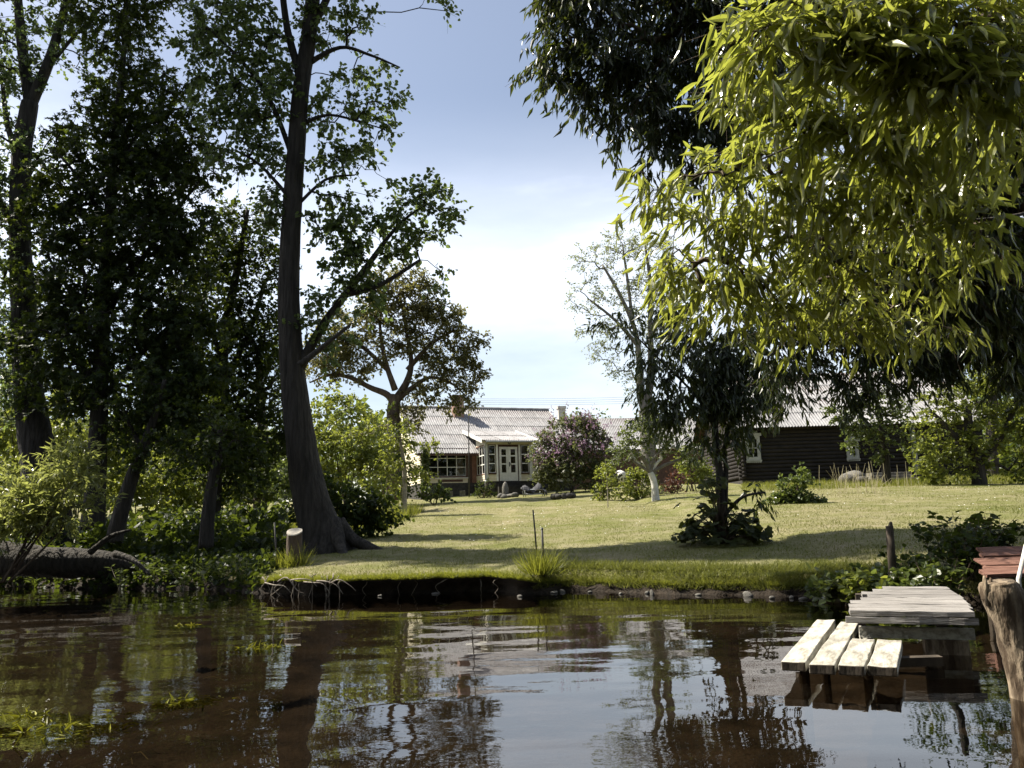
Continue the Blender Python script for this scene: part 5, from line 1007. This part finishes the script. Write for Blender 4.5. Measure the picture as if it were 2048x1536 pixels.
# weeds on the right-hand bank around the post and jetty
WD = [(1700, 1165, 8.9, .35, 'leaf_bright', 'yellow-green weed at the waterline left of the crooked post'), (1735, 1130, 9.2, .4, 'leaf_shrub', 'leafy weed close left of the crooked post'), (1820, 1110, 9.2, .55, 'leaf_dark', 'dark weed clump right of the crooked post'), (1850, 1150, 8.6, .45, 'leaf_shrub', 'leafy weed behind the far edge of the raised jetty'), (1900, 1090, 9.4, .6, 'leaf_dark', 'tall dark weed clump between the crooked post and the red ramp'), (1940, 1130, 8.8, .55, 'leaf_dark', 'dark weed clump beside the red ramp'), (1650, 1150, 9.2, .28, 'leaf_shrub', 'low weed above the large pale stone'), (1960, 1070, 9.8, .5, 'leaf_dark', 'dark weed clump on the bank top above the red ramp'), (1790, 1160, 8.7, .35, 'leaf_shrub', 'leafy weed below the crooked post')]
for px, py, Y, h, m, lab in WD:
    p = at(px, 1040, Y); s_ = Y - float(shore(p[0])); z = float(gz(p[0], Y)) if s_ > .45 else max(0.0, s_ * .5); c = np.array([p[0], Y, z]); r = thing('weed_clump', lab, 'weeds', c, 0, 'weeds on the right-hand bank')
    n = 26; A = rng.normal(0, .45, (n, 3)); A[:, 2] = 1; m_ = MB(); Ps = []; As = []
    for a in A:
        e = a * h * rng.uniform(.5, 1.1); b0 = rng.normal(0, .1, 3) * [1, 1, 0]; m_.tube([tuple(b0 - [0, 0, .05]), tuple(b0 + e * .6), tuple(b0 + e)], [.005, .004, .002], 3, cap=False)
        for t in rng.uniform(.25, 1, 16): Ps.append(b0 + e * t + rng.normal(0, .02, 3)); As.append(rng.normal(0, 1, 3) * [1, 1, .4] + [0, 0, .15])
    kind(m_.build('stems', 'bark_brown', r), 'stuff'); Ps = np.array(Ps); V, T = leaves_VT('oval', Ps, np.array(As), rng.normal(0, .5, (len(Ps), 3)) + [0, 0, .8], rng.uniform(.05, .11, len(Ps))); kind(link('foliage', np_mesh('foliage', V, T), r, m), 'stuff')
# dry stalks on the rough lawn
ds = foot(1730, 25.5); r = thing('dry_stalks', 'sparse patch of dry tall stalks on the lawn before the log house', 'dry plants', ds); m_ = MB()
for i in range(70):
    p = np.array([rng.normal(0, .55), rng.normal(0, .8), 0]); p[2] = gz(ds[0] + p[0], ds[1] + p[1]) - ds[2]; h = rng.uniform(.4, 1.0); l_ = rng.normal(0, .06, 2); m_.tube([tuple(p), tuple(p + [l_[0], l_[1], h * .6]), tuple(p + [l_[0] * 2.5, l_[1] * 2, h])], [.006, .005, .004], 3, cap=False)
kind(m_.build('stalks', 'dry_stalk', r), 'stuff')
# ---------- things by the house
def P3(px, Y): return foot(px, Y)
c = P3(1070, 38.5); o = thing('garden_lounger', 'low garden lounger draped with a dark grey cover on the lawn before the porch', 'lounger', c, .15)
b = MB()
for y in (-.3, .3): b.tube([(-.45, y, .0), (-.5, y, .28), (-.42, y, .33), (.40, y, .33), (.48, y, .28), (.44, y, .0)], .022, 7)
b2 = MB(); b2.tube([(-.45, -.3, .14), (-.2, -.32, .10), (.35, -.32, .12)], .025, 7); b.build('frame', 'metal_grey', o, True); b2.build('rail', 'metal_grey', o, True)
nx, ny = 14, 9; V = []
for i in range(nx):
    for j in range(ny):
        x = -.6 + 1.15 * i / (nx - 1); y = -.36 + .72 * j / (ny - 1); z = .42 + .12 * math.sin(i * .9) * math.exp(-((j - 4) / 4) ** 2) + .05 * math.sin(i * 1.9 + j) - (.16 if j in (0, ny - 1) else 0) - (.22 if i == nx - 1 else 0) + (.1 if 8 < i < 11 else 0); V.append((x, y, z))
T = [(i * ny + j, (i + 1) * ny + j, (i + 1) * ny + j + 1, i * ny + j + 1) for i in range(nx - 1) for j in range(ny - 1)]
link('cover', np_mesh('cover', np.array(V), np.array(T), True), o, 'cloth_grey')
b = MB()
for k in range(5): b.tube([(.50 + .02 * k, -.3 + .1 * k, .3), (.55 + .03 * k, -.32 + .12 * k, .08)], [.03, .02], 5)
b.build('fringe', 'cloth_grey', o, True)
for i, (px, Y, s_, lab, m) in enumerate([(1012, 39.5, (.16, .16, .42), 'upright brownish garden stone before the porch door', 'stone'), (1003, 39, (.2, .16, .13), 'squat stone left of the upright garden stone', 'stone'), (1022, 39.3, (.4, .25, .1), 'flat stone slab right of the upright garden stone', 'stone'), (1030, 38.7, (.2, .2, .14), 'small round stone before the flat garden slab', 'stone'), (1009, 38.6, (.2, .15, .12), 'cobble at the foot of the upright garden stone', 'stone'),
    (1718, 36, (.55, .4, .3), 'largest boulder of the heap beside the garden steps', 'stone'), (1700, 35.7, (.32, .3, .24), 'round boulder on the left of the heap beside the garden steps', 'stone'), (1731, 35.6, (.28, .28, .2), 'small boulder nearest the garden steps', 'stone')]):
    c = P3(px, Y); stone('garden_stone', lab, c + [0, 0, s_[2] * .6], s_, m, None, i, i)
c = P3(1128, 34.5); o = thing('fire_ring', 'low dark ring of stones on the shaded lawn right of the lounger', 'fire pit', c)
for k in range(12):
    a = k * math.pi / 6; me = SM[k % 5].copy(); me.materials.append(MATS['foundation']); s_ = link('stone', me, o); s_.location = (.42 * math.cos(a), .42 * math.sin(a), .09); s_.scale = (.13, .13, .12)
for px, w, lab in ((904, .07, 'narrow pale block under the large farmhouse window'), (926, .15, 'wider pale block under the right half of the large farmhouse window')):
    c = P3(px, 42.6); b = MB(); b.box(-w, w, -.1, .1, -.1, .30); bevel(tag(b.build('concrete_block', 'stone', None), lab, 'block'), .01).location = tuple(c)
bw = P3(1240, 44); me = SM[2].copy(); me.materials.append(MATS['white_paint']); o = link('white_bundle', me); o.location = tuple(bw + [.15, 0, .55]); o.scale = (.3, .3, .32); tag(o, 'white rounded bundle showing between the lilac and the fruit tree', 'bundle')
# mast beside the house
a = P3(939, 41.6); t = at(937, 762, 41.6); o = thing('aerial_mast', 'thin dark mast standing left of the porch and rising above the ridge', 'mast', a); b = MB(); b.tube([(0, 0, -.2), tuple((t - a) * .5), tuple(t - a)], [.035, .03, .022], 7); b.build('pole', 'metal_dark', o, True); b = MB(); b.tube([tuple((t - a) * .52), (.25, 1.8, (t - a)[2] * .5)], .015, 6); b.build('stay', 'metal_dark', o)
# overhead wires far behind, on two poles hidden by the trees
pa, pb2 = P3(838, 78), P3(1420, 78)
for p_, lab in ((pa, 'wooden utility pole hidden behind the gnarled old tree'), (pb2, 'wooden utility pole hidden behind the young dark tree')):
    o = thing('utility_pole', lab, 'utility pole', p_, 0, 'utility poles'); b = MB(); b.tube([(0, 0, -.3), (0, 0, 10.2)], [.14, .1], 8); b.build('pole', 'dark_wood', o, True); b = MB(); b.box(-.06, .06, -.8, .8, 9.5, 9.62); b.build('crossarm', 'dark_wood', o)
for k in range(4):
    z0, z1 = at(838, 795 + 4.5 * k, 78)[2] + .05 * k, at(1420, 787 + 4.5 * k, 78)[2]; p0, p1 = np.array([pa[0], 78, z0]), np.array([pb2[0], 78, z1])
    b = MB(); b.tube([tuple((p0 * (1 - t) + p1 * t) - [0, 0, 1.2 * t * (1 - t)] - p0) for t in np.linspace(0, 1, 9)], .014, 4); o = b.build('power_line', 'wire'); o.location = tuple(p0); tag(o, 'overhead wire, %s of the four above the outbuilding roof' % ('topmost', 'second', 'third', 'lowest')[k], 'wire', 'overhead wires')
# water weed and straws in the shallows
for i, (px, py, r, lab) in enumerate([(105, 1462, .34, 'broad yellow-green weed patch in the shallows at the lower left'), (366, 1405, .16, 'small yellow-green weed patch in the shallows right of the broad one'), (372, 1253, .15, 'thin yellow-green weed patch in mid water on the left'), (528, 1297, .22, 'yellow-green weed patch below the reflection of the tall trunk'), (25, 1440, .18, 'yellow-green weed patch at the left edge of the water')]):
    c = on_z(px, py, -.012); n = int(1100 * r / .2); P = rng.normal(0, .45, (n, 3)) * [r, r * .8, .008]; V, T = leaves_VT('lance', P, rng.normal(0, 1, (n, 3)) * [1, 1, .12], rng.normal(0, .25, (n, 3)) + [0, 0, 1], rng.uniform(.03, .09, n), .8)
    o = link('water_weed', np_mesh('water_weed', V, T), None, 'algae'); o.location = tuple(c); tag(o, lab, 'water weed', 'weed patches in the shallows'); o['kind'] = 'stuff'
m_ = MB()
for i in range(42):
    px, py = rng.uniform(0, 700), rng.uniform(1230, 1530); c = on_z(px, py, -.12); a = rng.normal(.5, .5); l_ = rng.uniform(.08, .28); m_.tube([tuple(c), tuple(c + [l_ * math.cos(a) * .5, -l_ * math.sin(a) * .5, .02]), tuple(c + [l_ * math.cos(a), -l_ * math.sin(a), 0])], .0025, 4, cap=False)
kind(m_.build('sunken_straws', 'dry_stalk'), 'stuff')
for (px, py, m, lab) in ((1905, 1303, 'algae', 'yellow fallen leaf floating under the raised jetty'), (1930, 1304, 'stone_pale', 'pale fallen leaf floating under the raised jetty')):
    c = on_z(px, py, .004); V, T = leaves_VT('oval', np.zeros((1, 3)), np.array([[1.0, .1, 0]]), np.array([[0, 0, 1.0]]), .06, .7); o = link('floating_leaf', np_mesh('floating_leaf', V, T), None, m); o.location = tuple(c); tag(o, lab, 'leaf')
# a far wood closing the horizon
n = 26000; px = np.concatenate([rng.uniform(-500, 800, n // 2), rng.uniform(1560, 2600, n - n // 2)]); Yv = rng.uniform(64, 84, n); xx = (px - CX) / F * Yv; top_ = 6.5 + 1.8 * np.sin(xx * .35) + 1.2 * np.sin(xx * .9 + 2); P = np.stack([xx, Yv, gz(xx, Yv) + top_ * rng.uniform(0, 1, n) ** .8], 1)
V, T = leaves_VT('dia', P, rng.normal(0, 1, (n, 3)), rng.normal(0, .6, (n, 3)) + [0, 0, .6], rng.uniform(.5, 1.0, n)); kind(link('distant_wood', np_mesh('distant_wood', V, T), None, 'leaf_shrub'), 'stuff')
# unseen wood added behind the camera to block sky light
n = 16000; xx = rng.uniform(-45, 45, n); yy = -7 - 14 * rng.uniform(0, 1, n); hh = 14 + 3 * np.sin(xx * .5) + 2 * np.sin(xx * 1.3 + 1); P = np.stack([xx, yy, .6 + hh * rng.uniform(0, 1, n)], 1)
V, T = leaves_VT('dia', P, rng.normal(0, 1, (n, 3)), rng.normal(0, .6, (n, 3)) + [0, 0, .5], rng.uniform(.6, 1.2, n)); kind(link('sky_block_wood', np_mesh('sky_block_wood', V, T), None, 'leaf_dark'), 'stuff')
if __import__('os').environ.get('TRIS'):
    print('TRIS', sum(sum(len(p.vertices) - 2 for p in m.polygons) for m in bpy.data.meshes))
